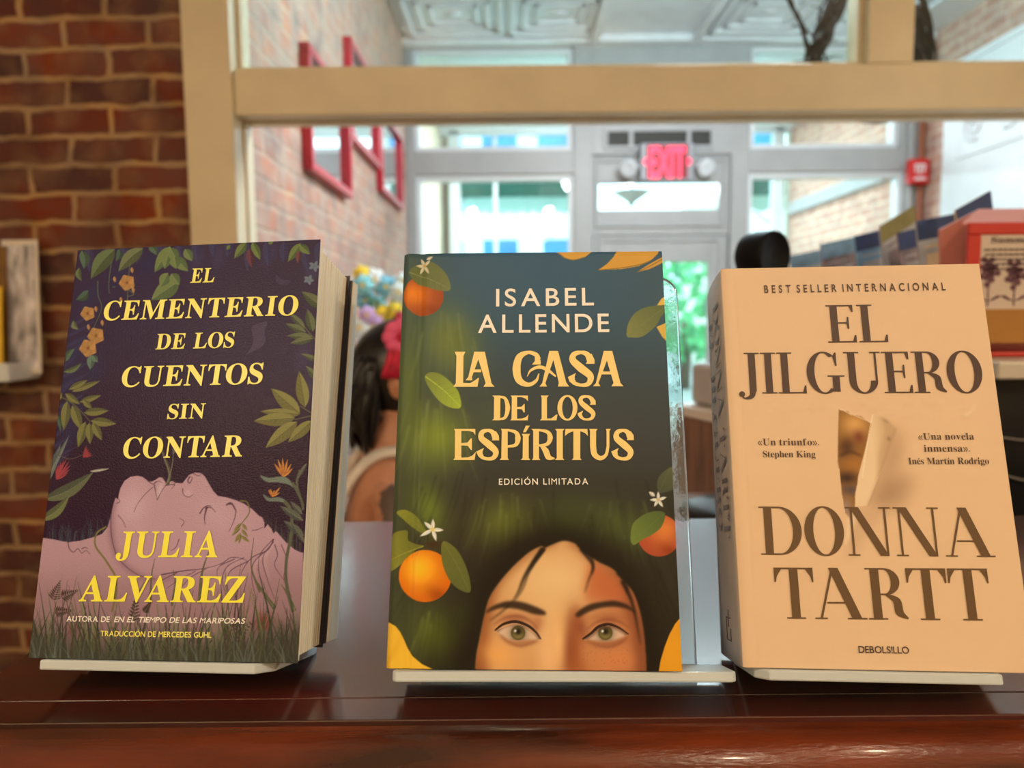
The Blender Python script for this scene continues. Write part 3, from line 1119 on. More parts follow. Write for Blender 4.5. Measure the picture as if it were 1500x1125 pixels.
def cover_sheet(name, pr, material, parent, thick, zfun=None):
    """front board: fine printed grid in front, plain sides and back"""
    nx, ny, c = pr.nx, pr.ny, pr.c
    X, Y = np.meshgrid(np.linspace(0, c.w, nx), np.linspace(0, c.h, ny))
    Z = np.zeros_like(X) if zfun is None else zfun(X, Y)
    V = np.stack([X, Y, Z], -1).reshape(-1, 3)
    i = np.arange(nx * ny).reshape(ny, nx)
    Q = np.stack([i[:-1, :-1], i[:-1, 1:], i[1:, 1:], i[1:, :-1]], -1).reshape(-1, 4)
    # rim of the grid, walked once round, dropped to the back of the board
    rim = np.concatenate([i[0, :-1], i[:-1, -1], i[-1, :0:-1], i[:0:-1, 0]])
    k = len(V)
    back = V[rim].copy()
    back[:, 2] = -thick
    V = np.vstack([V, back])
    j = np.arange(len(rim))
    j2 = (j + 1) % len(rim)
    Q2 = np.stack([rim[j2], rim[j], k + j, k + j2], -1)
    col = np.ones((len(V), 4), np.float32)
    pc = pr.colours().reshape(-1, 3)
    col[:k, :3] = pc
    col[k:, :3] = pc[rim]
    Q = np.vstack([Q, Q2])
    me = bpy.data.meshes.new(name)
    me.vertices.add(len(V))
    me.vertices.foreach_set('co', V.astype(np.float32).ravel())
    me.loops.add(len(Q) * 4 + len(rim))
    me.loops.foreach_set('vertex_index', np.concatenate([Q.ravel(), (k + j)[::-1]]).astype(np.int32))
    me.polygons.add(len(Q) + 1)
    me.polygons.foreach_set('loop_start', (np.arange(len(Q) + 1) * 4).astype(np.int32))
    me.update(calc_edges=True)
    me.validate()
    at_ = me.attributes.new('print', 'FLOAT_COLOR', 'POINT')
    at_.data.foreach_set('color', col.ravel())
    me.materials.append(material)
    sm = np.zeros(len(Q) + 1, bool)
    sm[:(nx - 1) * (ny - 1)] = True
    me.polygons.foreach_set('use_smooth', sm)
    o = bpy.data.objects.new(name, me)
    COL.objects.link(o)
    o.parent = parent
    return o


# ------------------------------------------------------------------ lettering
def serif_font(st, hr, sf, sh, wf=1.0, wedge=0.0, bracket=0.0):
    """capitals drawn from strokes: stem st, hairline hr, serif reach sf and height sh, width factor wf"""
    G = {}
    q = lambda x0, y0, x1, y1: [(x0, y0), (x1, y0), (x1, y1), (x0, y1)]

    def foot(x0, x1, y):                      # a serif below (y=0) or above (y=1) a stroke spanning x0..x1
        if sf == 0: return []
        s = 1 if y == 0 else -1
        r = [q(x0 - sf, y, x1 + sf, y + s * sh)]
        if bracket:
            r += [[(x0 - sf * bracket, y + s * sh), (x0, y + s * sh), (x0, y + s * (sh + sf * bracket * 1.3))],
                  [(x1, y + s * sh), (x1 + sf * bracket, y + s * sh), (x1, y + s * (sh + sf * bracket * 1.3))]]
        return r

    def stem(x, w=None, y0=0, y1=1, f0=True, f1=True):
        w = st if w is None else w
        return [q(x, y0, x + w, y1)] + (foot(x, x + w, 0) if f0 else []) + (foot(x, x + w, 1) if f1 else [])

    def diag(x0, x1, w, y0=0, y1=1):
        return [[(x0, y0), (x0 + w, y0), (x1 + w, y1), (x1, y1)]]

    def arc(cx, cy, rx, ry, tx, ty, a0, a1, n=28):
        r = []
        A = np.radians(np.linspace(a0, a1, n))
        o = [(cx + rx * math.cos(a), cy + ry * math.sin(a)) for a in A]
        i_ = [(cx + max(rx - tx, 0.001) * math.cos(a), cy + max(ry - ty, 0.001) * math.sin(a)) for a in A]
        for k in range(n - 1):
            r.append([o[k], o[k + 1], i_[k + 1], i_[k]])
        return r

    def path(pts, ws, n=10):
        P = spline(pts, n)
        W = np.interp(np.linspace(0, len(ws) - 1, len(P)), range(len(ws)), ws) / 2
        d = np.gradient(P, axis=0)
        nn = np.stack([-d[:, 1], d[:, 0]], 1) / (np.linalg.norm(d, axis=1)[:, None] + 1e-9)
        a, b = P + nn * W[:, None], P - nn * W[:, None]
        return [[tuple(a[k]), tuple(a[k + 1]), tuple(b[k + 1]), tuple(b[k])] for k in range(len(P) - 1)]

    def disc(x, y, r):
        return [[(x + r * math.cos(t), y + r * math.sin(t)) for t in np.linspace(0, 2 * math.pi, 18, endpoint=False)]]

    e = max(0.19, wedge)
    tw = max(hr * 1.1, 0.03)

    def armend(x, y, up):                     # vertical wedge closing an arm at x
        if sf == 0: return []
        s = 1 if up else -1
        return [[(x, y), (x, y + s * e), (x - tw, y + s * e), (x - tw * 2.4, y + s * hr)], [(x, y), (x - tw * 2.4, y), (x - tw * 2.4, y + s * hr)]]

    W = 0.56 * wf
    G['I'] = (stem(sf), st + 2 * sf)
    G['L'] = (stem(sf) + [q(sf, 0, sf + W, hr)] + armend(sf + W, 0, True), sf + W)
    mid = [q(sf + st * 0.8, 0.5 - hr / 2 + 0.02, sf + W * 0.74, 0.5 + hr / 2 + 0.02)]
    if sf: mid += [[(sf + W * 0.74, 0.36), (sf + W * 0.74, 0.68), (sf + W * 0.74 - tw, 0.68), (sf + W * 0.74 - tw * 1.6, 0.52), (sf + W * 0.74 - tw, 0.36)]]
    G['E'] = (stem(sf) + [q(sf, 0, sf + W, hr), q(sf, 1 - hr, sf + W * 0.94, 1)] + mid + armend(sf + W, 0, True) + armend(sf + W * 0.94, 1, False), sf + W)
    TW = 0.74 * wf
    tt = stem(TW / 2 - st / 2, None, 0, 1, True, False) + [q(0, 1 - hr, TW, 1)]
    if sf:
        te = e * 1.5
        tt += [[(0, 1), (0, 1 - te), (tw * 0.8, 1 - te), (tw * 1.5, 1 - te * 0.6), (tw * 4, 1 - hr), (tw * 4, 1)],
               [(TW, 1), (TW, 1 - te), (TW - tw * 0.8, 1 - te), (TW - tw * 1.5, 1 - te * 0.6), (TW - tw * 4, 1 - hr), (TW - tw * 4, 1)]]
    G['T'] = (tt, TW)
    DW = 0.76 * wf
    c0 = sf + DW * 0.40
    G['D'] = (stem(sf) + [q(sf, 0, c0, hr), q(sf, 1 - hr, c0, 1)] + arc(c0, 0.5, sf + DW - c0, 0.5, st * 1.08, hr, -90, 90), sf + DW)
    OW = 0.80 * wf
    G['O'] = (arc(OW / 2, 0.5, OW / 2, 0.515, st * 1.1, hr, 0, 360, 48), OW)
    CW = 0.74 * wf
    cc = arc(CW * 0.54, 0.5, CW * 0.54, 0.515, st * 1.1, hr, 52, 308, 40)
    ux = CW * 0.54 + CW * 0.54 * math.cos(math.radians(52))
    if sf: cc += [[(ux - 0.02, 0.90), (ux + 0.03, 0.99), (ux + 0.03 + tw, 0.99), (ux + 0.03 + tw, 0.66), (ux + 0.03, 0.66)]]
    G['C'] = (cc, max(CW * 0.94, ux + 0.03 + tw))
    gx = CW * 0.80
    G['G'] = (cc[:39] + (cc[39:] if sf else []) + [q(gx, 0.04, gx + st, 0.43), q(gx - sf * 1.2, 0.43 - sh, gx + st + sf * 1.2, 0.43)] + [[(gx - 0.12, 0.03 + hr * 0.2), (gx + 0.02, 0.05), (gx + 0.02, 0.14)]], gx + st + sf)
    G['U'] = (stem(sf, None, 0.28, 1, False, True) + arc(sf + 0.33 * wf, 0.30, 0.33 * wf, 0.315, st, hr * 1.1, 180, 360) +
              stem(sf + 0.66 * wf - max(hr * 1.25, 0.05 if sf else st), max(hr * 1.25, 0.05 if sf else st), 0.28, 1, False, True), sf * 2 + 0.66 * wf)
    th = max(hr * 1.25, 0.045) if sf else st
    NW = 0.72 * wf
    G['N'] = (stem(sf, th, 0, 1, True, False) + [q(0, 1 - sh, sf + th, 1)] * (1 if sf else 0) + diag(sf + NW - st * 1.05, sf - 0.0, st * 1.05) + stem(sf + NW - th, th, 0.0, 1, False, True), sf * 2 + NW)
    AW_ = 0.78 * wf
    ad = th if sf else st
    G['A'] = (diag(sf, AW_ / 2 - ad / 2, ad) + diag(sf + AW_ - st * 1.05, AW_ / 2 - st * 0.62 + sf * 0.3, st * 1.1) + [q(sf + AW_ * 0.2, 0.30, AW_ * 0.78, 0.30 + hr)] +
              foot(sf, sf + ad, 0) + foot(sf + AW_ - st * 1.05, sf + AW_, 0), sf * 2 + AW_)
    RW = 0.46 * wf
    pb = stem(sf) + [q(sf, 1 - hr, sf + RW * 0.55, 1), q(sf, 0.47, sf + RW * 0.6, 0.47 + hr)] + arc(sf + RW * 0.55, 0.735, RW * 0.62, 0.265, st * 0.98, hr, -90, 90)
    G['P'] = (pb, sf + RW * 1.17)
    leg = path([(sf + RW * 0.55, 0.49), (sf + RW * 0.98, 0.36), (sf + RW * 1.06, 0.14), (sf + RW * 1.38, 0.02)], [hr, st * 0.9, st * 0.95, hr * 0.9]) if sf else diag(sf + RW * 0.98, sf + RW * 0.45, st * 1.1, 0, 0.5)
    G['R'] = (pb + leg, sf + RW * 1.42)
    SW = 0.52 * wf
    G['S'] = (path([(SW * 0.93, 0.80), (SW * 0.78, 0.955), (SW * 0.45, 0.985 - hr * 0.4), (SW * 0.16, 0.86), (SW * 0.20, 0.68), (SW * 0.52, 0.51), (SW * 0.84, 0.34), (SW * 0.86, 0.14), (SW * 0.52, 0.01 + hr * 0.4), (SW * 0.20, 0.05), (SW * 0.05, 0.20)],
                   [hr, hr * 1.2, hr * 1.3, st * 0.75, st * 0.95, st * 1.15, st * 0.95, st * 0.75, hr * 1.3, hr * 1.2, hr]) +
              ([[(SW * 0.97, 0.68), (SW * 0.97, 0.98), (SW * 0.97 - tw, 0.98), (SW * 0.78, 0.86), (SW * 0.97 - tw, 0.68)],
                [(0.0, 0.02), (0.0, 0.34), (tw, 0.34), (SW * 0.24, 0.12), (tw, 0.02)]] if sf else []), SW)
    G['J'] = (stem(0.24, None, 0.05, 1, False, True) + path([(0.24 + st / 2, 0.12), (0.20 + st / 2, -0.06), (0.13, -0.12), (0.05, -0.06)], [st, st * 0.7, hr * 1.2, hr]) + disc(0.055, -0.015, max(st * 0.42, 0.05)), 0.24 + st + sf)
    return G


def upm(s):
    """capitals and small letters in the bold roman of the built-in lettering"""
    o = ''
    for c in s:
        if 'A' <= c <= 'Z': o += chr(0x1D400 + ord(c) - 65)
        elif 'a' <= c <= 'z': o += chr(0x1D41A + ord(c) - 97)
        else: o += c
    return o


_G = {}
ACC = {'Í': 'I', 'Ó': 'O', 'é': 'e', 'í': 'i'}


def glyph(c, font):
    """-> list of polygons, x extent (left edge at 0), in units of the capital height"""
    base = ACC.get(c, c)
    if isinstance(font, dict):
        if c in font: return [list(p) for p in font[c][0]], font[c][1]
        ps, w = font[base]
        ps = [list(p) for p in ps]
        top = 1.0
    else:
        kind, off = font
        if base == 'M' and kind == 'sans': off = min(off, 0.0)      # keeps its counters open
        key = (base, kind, off)
        if key not in _G:
            f_ = upm if kind == 'roman' else (lambda s: s)
            if ('H', kind, off) not in _G and base != 'H':
                glyph('H', (kind, off))
            co, fs = flat_text(f_(base), off)
            if base == 'H': _G[('cap', kind, off)] = co[:, 1].max()
            cap = _G[('cap', kind, off)]
            x0 = co[:, 0].min()
            _G[key] = ([[((co[i][0] - x0) / cap, co[i][1] / cap) for i in f] for f in fs], (co[:, 0].max() - x0) / cap, co[:, 1].max() / cap)
        ps, w, top = _G[key]
        ps = [list(p) for p in ps]
    if c in ACC:
        m_ = w / 2
        if c == 'í': ps = [p for p in ps if max(y for _, y in p) < 0.78]; top = 0.72
        t = top + 0.06
        ps.append([(m_ - 0.05, t), (m_ + 0.05, t), (m_ + 0.19, t + 0.20), (m_ + 0.03, t + 0.20)])
    return ps, w


KERN = {'LA': .06, 'AV': .22, 'VA': .22, 'TA': .2, 'AT': .15, 'LT': .12, 'LV': .15, 'AL': 0, 'RT': .05, 'TT': -.02, 'LO': .05, 'DO': .03, 'OS': .03, 'CA': .03, 'AS': .03, 'SA': .03, 'RA': .03, 'TO': .08, 'LE': .02}


def line(mb, cov, s, p0, p1, cap_px, font, xs=1.0, shear=0.0, z=0.0004, k=0, sp=0.38, fit=None, kern=1.0):
    """sets one printed line on the cover between two measured ends of its baseline"""
    a, b = cov.loc([p0])[0], cov.loc([p1])[0]
    mid = (np.asarray(p0, float) + np.asarray(p1, float)) / 2
    q = cov.loc([mid, mid - np.array([0, cap_px])])
    cap = np.linalg.norm(q[1] - q[0])
    d = b - a
    W = np.linalg.norm(d)
    d = d / W
    n = np.array([-d[1], d[0]])
    gl = [None if c == ' ' else glyph(c, font) for c in s]
    tot, gaps = 0.0, 0
    for i, g in enumerate(gl):
        tot += (sp if g is None else g[1]) * cap * xs
        if i and g is not None and gl[i - 1] is not None:
            gaps += 1
            tot -= kern * KERN.get(s[i - 1:i + 1], 0) * cap * xs
    if fit is not None:                        # even letter gaps, letters widened or narrowed to the measured length
        xs *= (W - gaps * fit * cap - shear * cap) / tot
        gap = fit * cap
    else:
        gap = (W - shear * cap - tot) / max(gaps, 1) if gaps else 0
    x = 0.0
    for i, g in enumerate(gl):
        if g is None:
            x += sp * cap * xs
            continue
        if i and gl[i - 1] is not None:
            x += gap - kern * KERN.get(s[i - 1:i + 1], 0) * cap * xs
        for j, p in enumerate(g[0]):
            pts = []
            for (gx_, gy_) in p:
                r = a + d * (x + (gx_ * xs + shear * gy_) * cap) + n * gy_ * cap
                pts.append((r[0], r[1], z + 0.000004 * (j % 7)))
            area = sum(pts[t][0] * pts[(t + 1) % len(pts)][1] - pts[(t + 1) % len(pts)][0] * pts[t][1] for t in range(len(pts)))
            if area < 0: pts.reverse()
            mb.add(pts, [tuple(range(len(pts)))], k)
        x += g[1] * cap * xs


def ink(name, col, rough=0.45):
    l = np.clip(lin(col) / LIT, 0, 0.95)
    M = mat(name, (128, 128, 128), rough, noise=0.0)
    M.node_tree.nodes['Principled BSDF'].inputs['Base Color'].default_value = (*[float(c) for c in l], 1)
    return M


ROMAN, ROMANB, SANS, SANSB = ('roman', -0.004), ('roman', 0.006), ('sans', 0.004), ('sans', 0.018)
DIDONE = serif_font(0.165, 0.032, 0.095, 0.028, 1.0)


# ------------------------------------------------------------------ printed picture: purple cover
rg = random.Random(11)
p1 = Print(B1, 380, 586, (42, 17, 34))
p1.poly([(100, 340), (500, 340), (480, 560), (80, 560)], (50, 36, 58), 0.8, 60)
p1.poly([(280, 340), (500, 330), (470, 560), (330, 520)], (58, 44, 56), 0.7, 50)
for q in ((700, 180), (560, 230), (420, 340), (360, 600), (330, 720), (440, 690), (350, 880), (320, 1000)):
    p1.blob(KA(*q)[0], 16, 26, 20, (42, 38, 66), 0.7)
for q in ((60, 150), (160, 150), (400, 130), (600, 220), (560, 620), (600, 760)):
    p1.blob(KB(*q)[0], 13, 22, 10, (66, 58, 80), 0.6)
for x in range(14):                            # soft blue grey leaves behind
    b = (130 + 26 * x, 352 + rg.uniform(-2, 4))
    p1.leaf(b, (b[0] + rg.uniform(-10, 10), b[1] + rg.uniform(25, 48)), 13, (62, 56, 78), (52, 46, 68), alpha=0.75)
for k in range(16):
    y = 480 + 15 * k
    xl = 110 - (y - 366) * 0.158
    p1.leaf((xl + 4, y), (xl + rg.uniform(30, 55), y - rg.uniform(15, 40)), 8, (54, 48, 74), (44, 38, 60), alpha=0.6)
GREENS = ((78, 94, 68), (92, 100, 60), (66, 84, 62), (104, 106, 66))
for i, (bx, by, tx, ty, w) in enumerate([(385, 120, 396, 205, 15), (540, 112, 428, 252, 24), (560, 112, 545, 170, 10), (672, 108, 558, 218, 20), (700, 100, 738, 140, 12),
                                         (372, 200, 384, 262, 9), (416, 308, 358, 352, 13), (345, 450, 370, 490, 9), (310, 640, 352, 580, 9), (300, 690, 384, 648, 8), (258, 880, 284, 970, 8)]):
    p1.leaf(KA(bx, by)[0], KA(tx, ty)[0], w, GREENS[i % 4], bend=3 if i % 2 else -3)
for b, t, w in (((800, 100), (728, 222), 18), ((800, 100), (775, 205), 20), ((800, 105), (838, 175), 16), ((820, 150), (886, 216), 17), ((820, 150), (830, 205), 16), ((870, 112), (905, 168), 14), ((842, 262), (712, 352), 26), ((790, 225), (755, 290), 16), ((805, 228), (845, 280), 16)):
    p1.leaf(KA(*b)[0], KA(*t)[0], w, (106, 114, 64), (78, 90, 52))
for pts in (((525, 170), (515, 240), (512, 290), (515, 322)), ((612, 180), (604, 250), (600, 330), (594, 405)), ((460, 262), (462, 330), (478, 390), (440, 485)), ((600, 300), (630, 325), (600, 335)), ((530, 290), (545, 290))):
    p1.stroke([KA(*q)[0] for q in pts], 1.6, 1.0, (84, 92, 62))
FL = (178, 126, 66)
for cx_, cy_, r in ((598, 270, 40), (413, 415, 36), (452, 520, 42), (415, 578, 44)):
    tips = [KA(cx_ + r * math.cos(a), cy_ + r * math.sin(a))[0] for a in [0.5 + 1.256 * i for i in range(5)]]
    p1.petals(KA(cx_, cy_)[0], tips, r / 3.213 * 1.15, FL, (110, 60, 30), 2.6)
for q in ((620, 212), (626, 305), (568, 352), (450, 395), (415, 480), (480, 460), (538, 255)):
    p1.leaf(KA(q[0], q[1] - 14)[0], KA(q[0] + 4, q[1] + 14)[0], 5, (168, 120, 70))
p1.leaf(KA(430, 610)[0], KA(425, 680)[0], 12, (92, 108, 84)); p1.leaf(KA(435, 612)[0], KA(460, 645)[0], 9, (92, 108, 84))
OL = (112, 106, 54)
p1.stroke([KA(*q)[0] for q in ((285, 808), (330, 830), (385, 880), (425, 925))], 1.8, 1.2, (90, 84, 44))
for b, t, w in (((340, 782), (472, 732), 9), ((325, 772), (412, 728), 9), ((308, 792), (376, 842), 10), ((376, 832), (476, 800), 9), ((392, 825), (432, 862), 9), ((396, 882), (512, 872), 12), ((428, 920), (548, 934), 13), ((340, 848), (384, 965), 15), ((316, 828), (300, 965), 14), ((402, 925), (368, 1045), 14), ((420, 930), (424, 1030), 12), ((436, 930), (480, 1012), 12), ((285, 820), (270, 770), 8)):
    p1.leaf(KA(*b)[0], KA(*t)[0], w, OL, (82, 78, 42), (140, 130, 78))
for pts in (((638, 556), (600, 520), (560, 470)), ((606, 888), (575, 870), (545, 850)), ((606, 895), (560, 905), (520, 915))):
    p1.stroke([KB(*q)[0] for q in pts], 1.6, 1.0, (96, 92, 52))
for b, t, w in (((655, 388), (552, 312), 17), ((568, 484), (492, 410), 10), ((572, 502), (478, 464), 11), ((600, 524), (484, 520), 11), ((606, 532), (498, 556), 11), ((606, 500), (578, 394), 14), ((640, 500), (625, 420), 12), ((640, 735), (572, 662), 12), ((640, 640), (548, 604), 8)):
    p1.leaf(KB(*b)[0], KB(*t)[0], w, (98, 98, 62), (66, 70, 46), (128, 124, 82))
for b, t, w in (((545, 888), (408, 768), 22), ((568, 858), (540, 686), 19), ((545, 890), (356, 876), 13), ((522, 908), (326, 922), 20), ((532, 925), (382, 1048), 21), ((604, 920), (488, 1022), 17)):
    p1.leaf(KB(*b)[0], KB(*t)[0], w, (126, 117, 58), (102, 93, 46), (78, 72, 40))
for i, (bx, by, tx, ty, w) in enumerate([(292, 80, 236, 155, 13), (320, 80, 358, 162, 12), (548, 85, 488, 172, 13), (542, 92, 592, 136, 12), (395, 85, 420, 75, 6), (215, 95, 200, 115, 6)]):
    p1.leaf(KB(bx, by)[0], KB(tx, ty)[0], w, (104, 112, 58), (74, 84, 46))
p1.leaf(KB(305, 110)[0], KB(318, 200)[0], 12, (96, 52, 58)); p1.leaf(KB(540, 120)[0], KB(535, 180)[0], 9, (104, 62, 58))
for cx_, cy_, r in ((613, 192, 30), (586, 256, 26)):
    p1.petals(KB(cx_, cy_)[0], [KB(cx_ + r * math.cos(a), cy_ + r * math.sin(a))[0] for a in (0.2, 1.3, 2.7, 3.7, 5.2)], 5, (112, 118, 118), (90, 96, 96), 2)
p1.poly(KB(318, 480, 350, 462, 390, 455, 378, 500, 382, 545, 360, 575, 330, 590, 290, 610, 312, 580, 325, 540), (76, 62, 78), 0.75)
p1.poly(KB(430, 235, 465, 255, 500, 262, 480, 280, 440, 275), (74, 60, 76), 0.6)
for k in range(60):                            # tiny stars
    p1.blob((rg.uniform(140, 440), rg.uniform(400, 720)), 0.8, 0.8, 0, (120, 90, 110), rg.uniform(0.2, 0.7))
# grass behind the shoulder
for k in range(80):
    x = rg.uniform(70, 165)
    p1.stroke([(x, 800), (x + rg.uniform(-4, 4), 780), (x + rg.uniform(-9, 9), 800 - rg.uniform(18, 48))], 1.4, 0.3, (46, 44, 56) if k % 2 else (66, 66, 66))
for k in range(70):
    x = rg.uniform(385, 440)
    p1.stroke([(x, 800 + (x - 385) * 0.5), (x + rg.uniform(-3, 3), 775 + (x - 385) * .4), (x + rg.uniform(-9, 5), 800 - rg.uniform(20, 55) + (x - 385) * .4)], 1.5, 0.3, (52, 46, 44) if k % 2 else (70, 66, 56))
# sleeping figure lying on her back
SK = (176, 134, 132)
KP = crop(150, 680, 5.114)
body = KC(150, 410, 180, 408, 250, 418, 320, 432, 380, 424, 450, 405) + KP(0, 520, 40, 470, 60, 400, 85, 290, 100, 250, 118, 264, 122, 230, 135, 180, 165, 125, 210, 94, 260, 86, 300, 95, 340, 125, 370, 130, 400, 115, 425, 98, 447, 100, 464, 122, 482, 150, 505, 130, 530, 125, 552, 140, 600, 142, 625, 110, 650, 80, 690, 63, 740, 66, 770, 95, 800, 150, 830, 200, 865, 238, 930, 248, 1000, 270, 1060, 295, 1120, 335, 1175, 388, 1200, 400, 1214, 430, 1214, 480, 1238, 450, 1268, 488, 1282, 520, 1300, 500, 1370, 580, 1440, 640, 1483, 660) + KD(560, 480, 560, 1080) + KC(60, 1060)
mk = p1.mask(body)
p1.poly(body, SK, 1.0, smooth=False)
p1.clip = mk
p1.poly(KC(120, 380, 520, 380, 560, 520, 640, 590, 760, 640, 500, 760, 100, 760), (168, 126, 122), 0.6, 12)
p1.poly(KC(60, 640, 900, 640) + KD(560, 560, 560, 1080) + KC(40, 1080), (136, 98, 92), 0.75, 22)
p1.blob(KC(620, 260)[0], 26, 30, 0, (196, 156, 152), 0.7)
p1.blob(KD(160, 300)[0], 40, 26, 30, (186, 146, 142), 0.6)
p1.stroke([KC(*q)[0] for q in ((535, 230), (522, 320), (528, 420), (560, 510), (640, 580), (730, 610), (840, 590))], 7, 4, (122, 82, 88), 0.8, 3)
p1.stroke([KC(*q)[0] for q in ((535, 230), (522, 320), (528, 420), (560, 510), (640, 580), (730, 605))], 1.6, 0.8, (92, 56, 64), 0.9)
p1.clip = None
DK = (74, 44, 52)
for pts, w in (((340, 125, 378, 148, 402, 128), 1.4), ((388, 148, 398, 205, 410, 268), 1.8), ((410, 268, 448, 196, 482, 152), 1.6), ((470, 160, 540, 152, 518, 184), 1.4), ((520, 122, 546, 140, 524, 158), 1.3),
               ((392, 140, 420, 128, 450, 140), 1.2), ((380, 170, 320, 225, 262, 300, 235, 362), 1.0), ((105, 294, 130, 282, 120, 260), 1.3), ((657, 90, 640, 122, 654, 142, 672, 108, 668, 90), 2.2), ((600, 182, 608, 228, 648, 246, 682, 226), 1.6),
               ((680, 68, 722, 88, 742, 68), 1.2), ((728, 372, 758, 328, 800, 312, 850, 360), 2.0), ((782, 324, 766, 390, 768, 456), 3.0), ((770, 330, 790, 322, 815, 330), 2.6), ((926, 306, 962, 290, 990, 326, 1000, 360, 984, 425, 948, 505), 2.6),
               ((940, 300, 972, 304, 992, 340), 1.6), ((115, 380, 150, 420, 176, 476), 1.0), ((590, 470, 612, 430, 580, 405), 1.0), ((575, 560, 552, 620, 512, 650), 1.3), ((1120, 495, 1160, 490, 1205, 470), 1.2), ((1200, 400, 1216, 440, 1214, 482), 1.4),
               ((440, 828, 600, 800, 760, 782, 890, 745, 960, 700, 1040, 705, 1088, 728), 1.6), ((1284, 560, 1240, 640, 1120, 700, 1052, 790, 1040, 832), 1.6), ((1060, 700, 932, 770, 900, 880, 940, 1010), 1.3), ((990, 710, 872, 770, 858, 862), 1.3),
               ((1088, 728, 960, 800, 935, 900, 955, 1000), 1.2), ((1222, 650, 1132, 740, 1120, 860, 1150, 1010), 1.4), ((1282, 580, 1202, 700, 1232, 850, 1290, 1010), 1.5), ((1290, 600, 1312, 680, 1290, 760, 1362, 870), 1.4), ((1280, 560, 1180, 680, 1176, 820, 1240, 980), 1.1),
               ((700, 800, 600, 850, 480, 930), 1.2), ((780, 782, 660, 850, 560, 960), 1.2), ((560, 812, 430, 880, 340, 980), 1.2), ((1340, 600, 1380, 720, 1360, 860, 1420, 1000), 1.2)):
    p1.stroke(KP(*pts), w, 0.6, DK, 0.85)
for pts, w in (((1040, 712, 950, 770, 915, 880), 3), ((1230, 660, 1150, 740, 1140, 850), 3), ((1275, 600, 1220, 720, 1250, 850), 3), ((880, 752, 760, 790, 640, 808), 3)):
    p1.stroke(KP(*pts), w, 1, (196, 156, 148), 0.5, .6)
p1.blob(KP(430, 190)[0], 4, 12, 12, (196, 164, 154), .8)
p1.blob(KP(640, 215)[0], 7, 5, 0, (192, 152, 150), .8)
for pts in (((320, 432), (326, 460), (345, 478), (366, 462), (385, 482), (404, 470), (425, 488)), ((385, 462), (400, 456), (415, 462))):
    p1.stroke([KC(*q)[0] for q in pts], 1.5, .6, DK, .85)
for pts, w in (((805, 630, 745, 820, 728, 1040), 5.5), ((1130, 840, 1200, 950, 1290, 1080), 6), ((392, 706, 368, 840, 360, 1020), 3.5), ((1340, 900, 1390, 980, 1440, 1100), 6), ((1135, 550, 1115, 760, 1180, 960), 3), ((530, 790, 545, 900, 520, 1060), 4), ((330, 860, 260, 980, 230, 1080), 4)):
    p1.stroke(KP(*pts), 0.6, w, (72, 70, 42), .95)
    p1.stroke(KP(*pts), 0.3, w * .35, (112, 106, 66), .8)
# stem from the lips, tendril, sprig on the brow
p1.stroke([KC(*q)[0] for q in ((788, 160), (800, 110), (778, 40), (755, -20))], 5.5, 2.4, (78, 70, 52))
p1.stroke([KC(*q)[0] for q in ((784, 156), (796, 110), (774, 40), (752, -18))], 1.6, 0.8, (122, 114, 84))
p1.stroke([KC(*q)[0] for q in ((792, 150), (812, 60), (815, 20))], 2.2, 0.8, (104, 94, 72))
p1.leaf(KC(760, -10)[0], KC(756, -70)[0], 5, (90, 92, 70)); p1.leaf(KC(815, 20)[0], KC(826, -50)[0], 5, (98, 92, 76))
p1.stroke([KC(*q)[0] for q in ((500, 358), (455, 390), (450, 450), (500, 520), (545, 600), (545, 680), (525, 760))], 2.6, 3.0, (112, 100, 50))
p1.stroke([KD(*q)[0] for q in ((262, 236), (296, 244), (306, 290), (280, 330), (262, 352))], 2.0, 1.2, (104, 96, 52))
for b, t in (((270, 340), (232, 378)), ((272, 345), (296, 376)), ((265, 360), (222, 402)), ((268, 370), (300, 408)), ((262, 390), (238, 432)), ((265, 400), (308, 432)), ((262, 385), (258, 440))):
    p1.leaf(KD(*b)[0], KD(*t)[0], 4.5, (126, 112, 56))
# long leaves and red plumes on the left
p1.leaf(KC(205, 232)[0], KC(440, 100)[0], 20, (92, 92, 60), (70, 70, 50), (140, 134, 92), bend=6)
p1.leaf(KC(425, 98)[0], KC(512, 86)[0], 4, (170, 160, 130))
p1.leaf(KC(188, 330)[0], KC(326, 212)[0], 15, (104, 104, 58), (80, 80, 48), (146, 138, 90), bend=5)
p1.leaf(KC(215, 160)[0], KC(285, -30)[0], 11, (92, 96, 84), (70, 74, 70)); p1.leaf(KC(222, 130)[0], KC(325, -70)[0], 7, (104, 106, 90))
p1.stroke([KC(*q)[0] for q in ((275, 20), (330, 40), (385, 22), (415, 12))], 1.2, 0.8, (90, 70, 66))
for k, t in enumerate(((334, 66), (330, 88), (326, 50), (314, 38), (300, 44), (286, 52), (274, 66), (264, 84), (320, 106))):
    p1.leaf(KC(264 + 3 * (k % 3), 136 - 3 * (k % 4))[0], KC(*t)[0], 3.4, (150, 58, 58), (108, 38, 44))
for k in range(6):
    p1.leaf(KC(392, 30)[0], KC(436 - 6 * k, 22 - 9 * k)[0], 3.5, (140, 52, 54), (108, 40, 44))
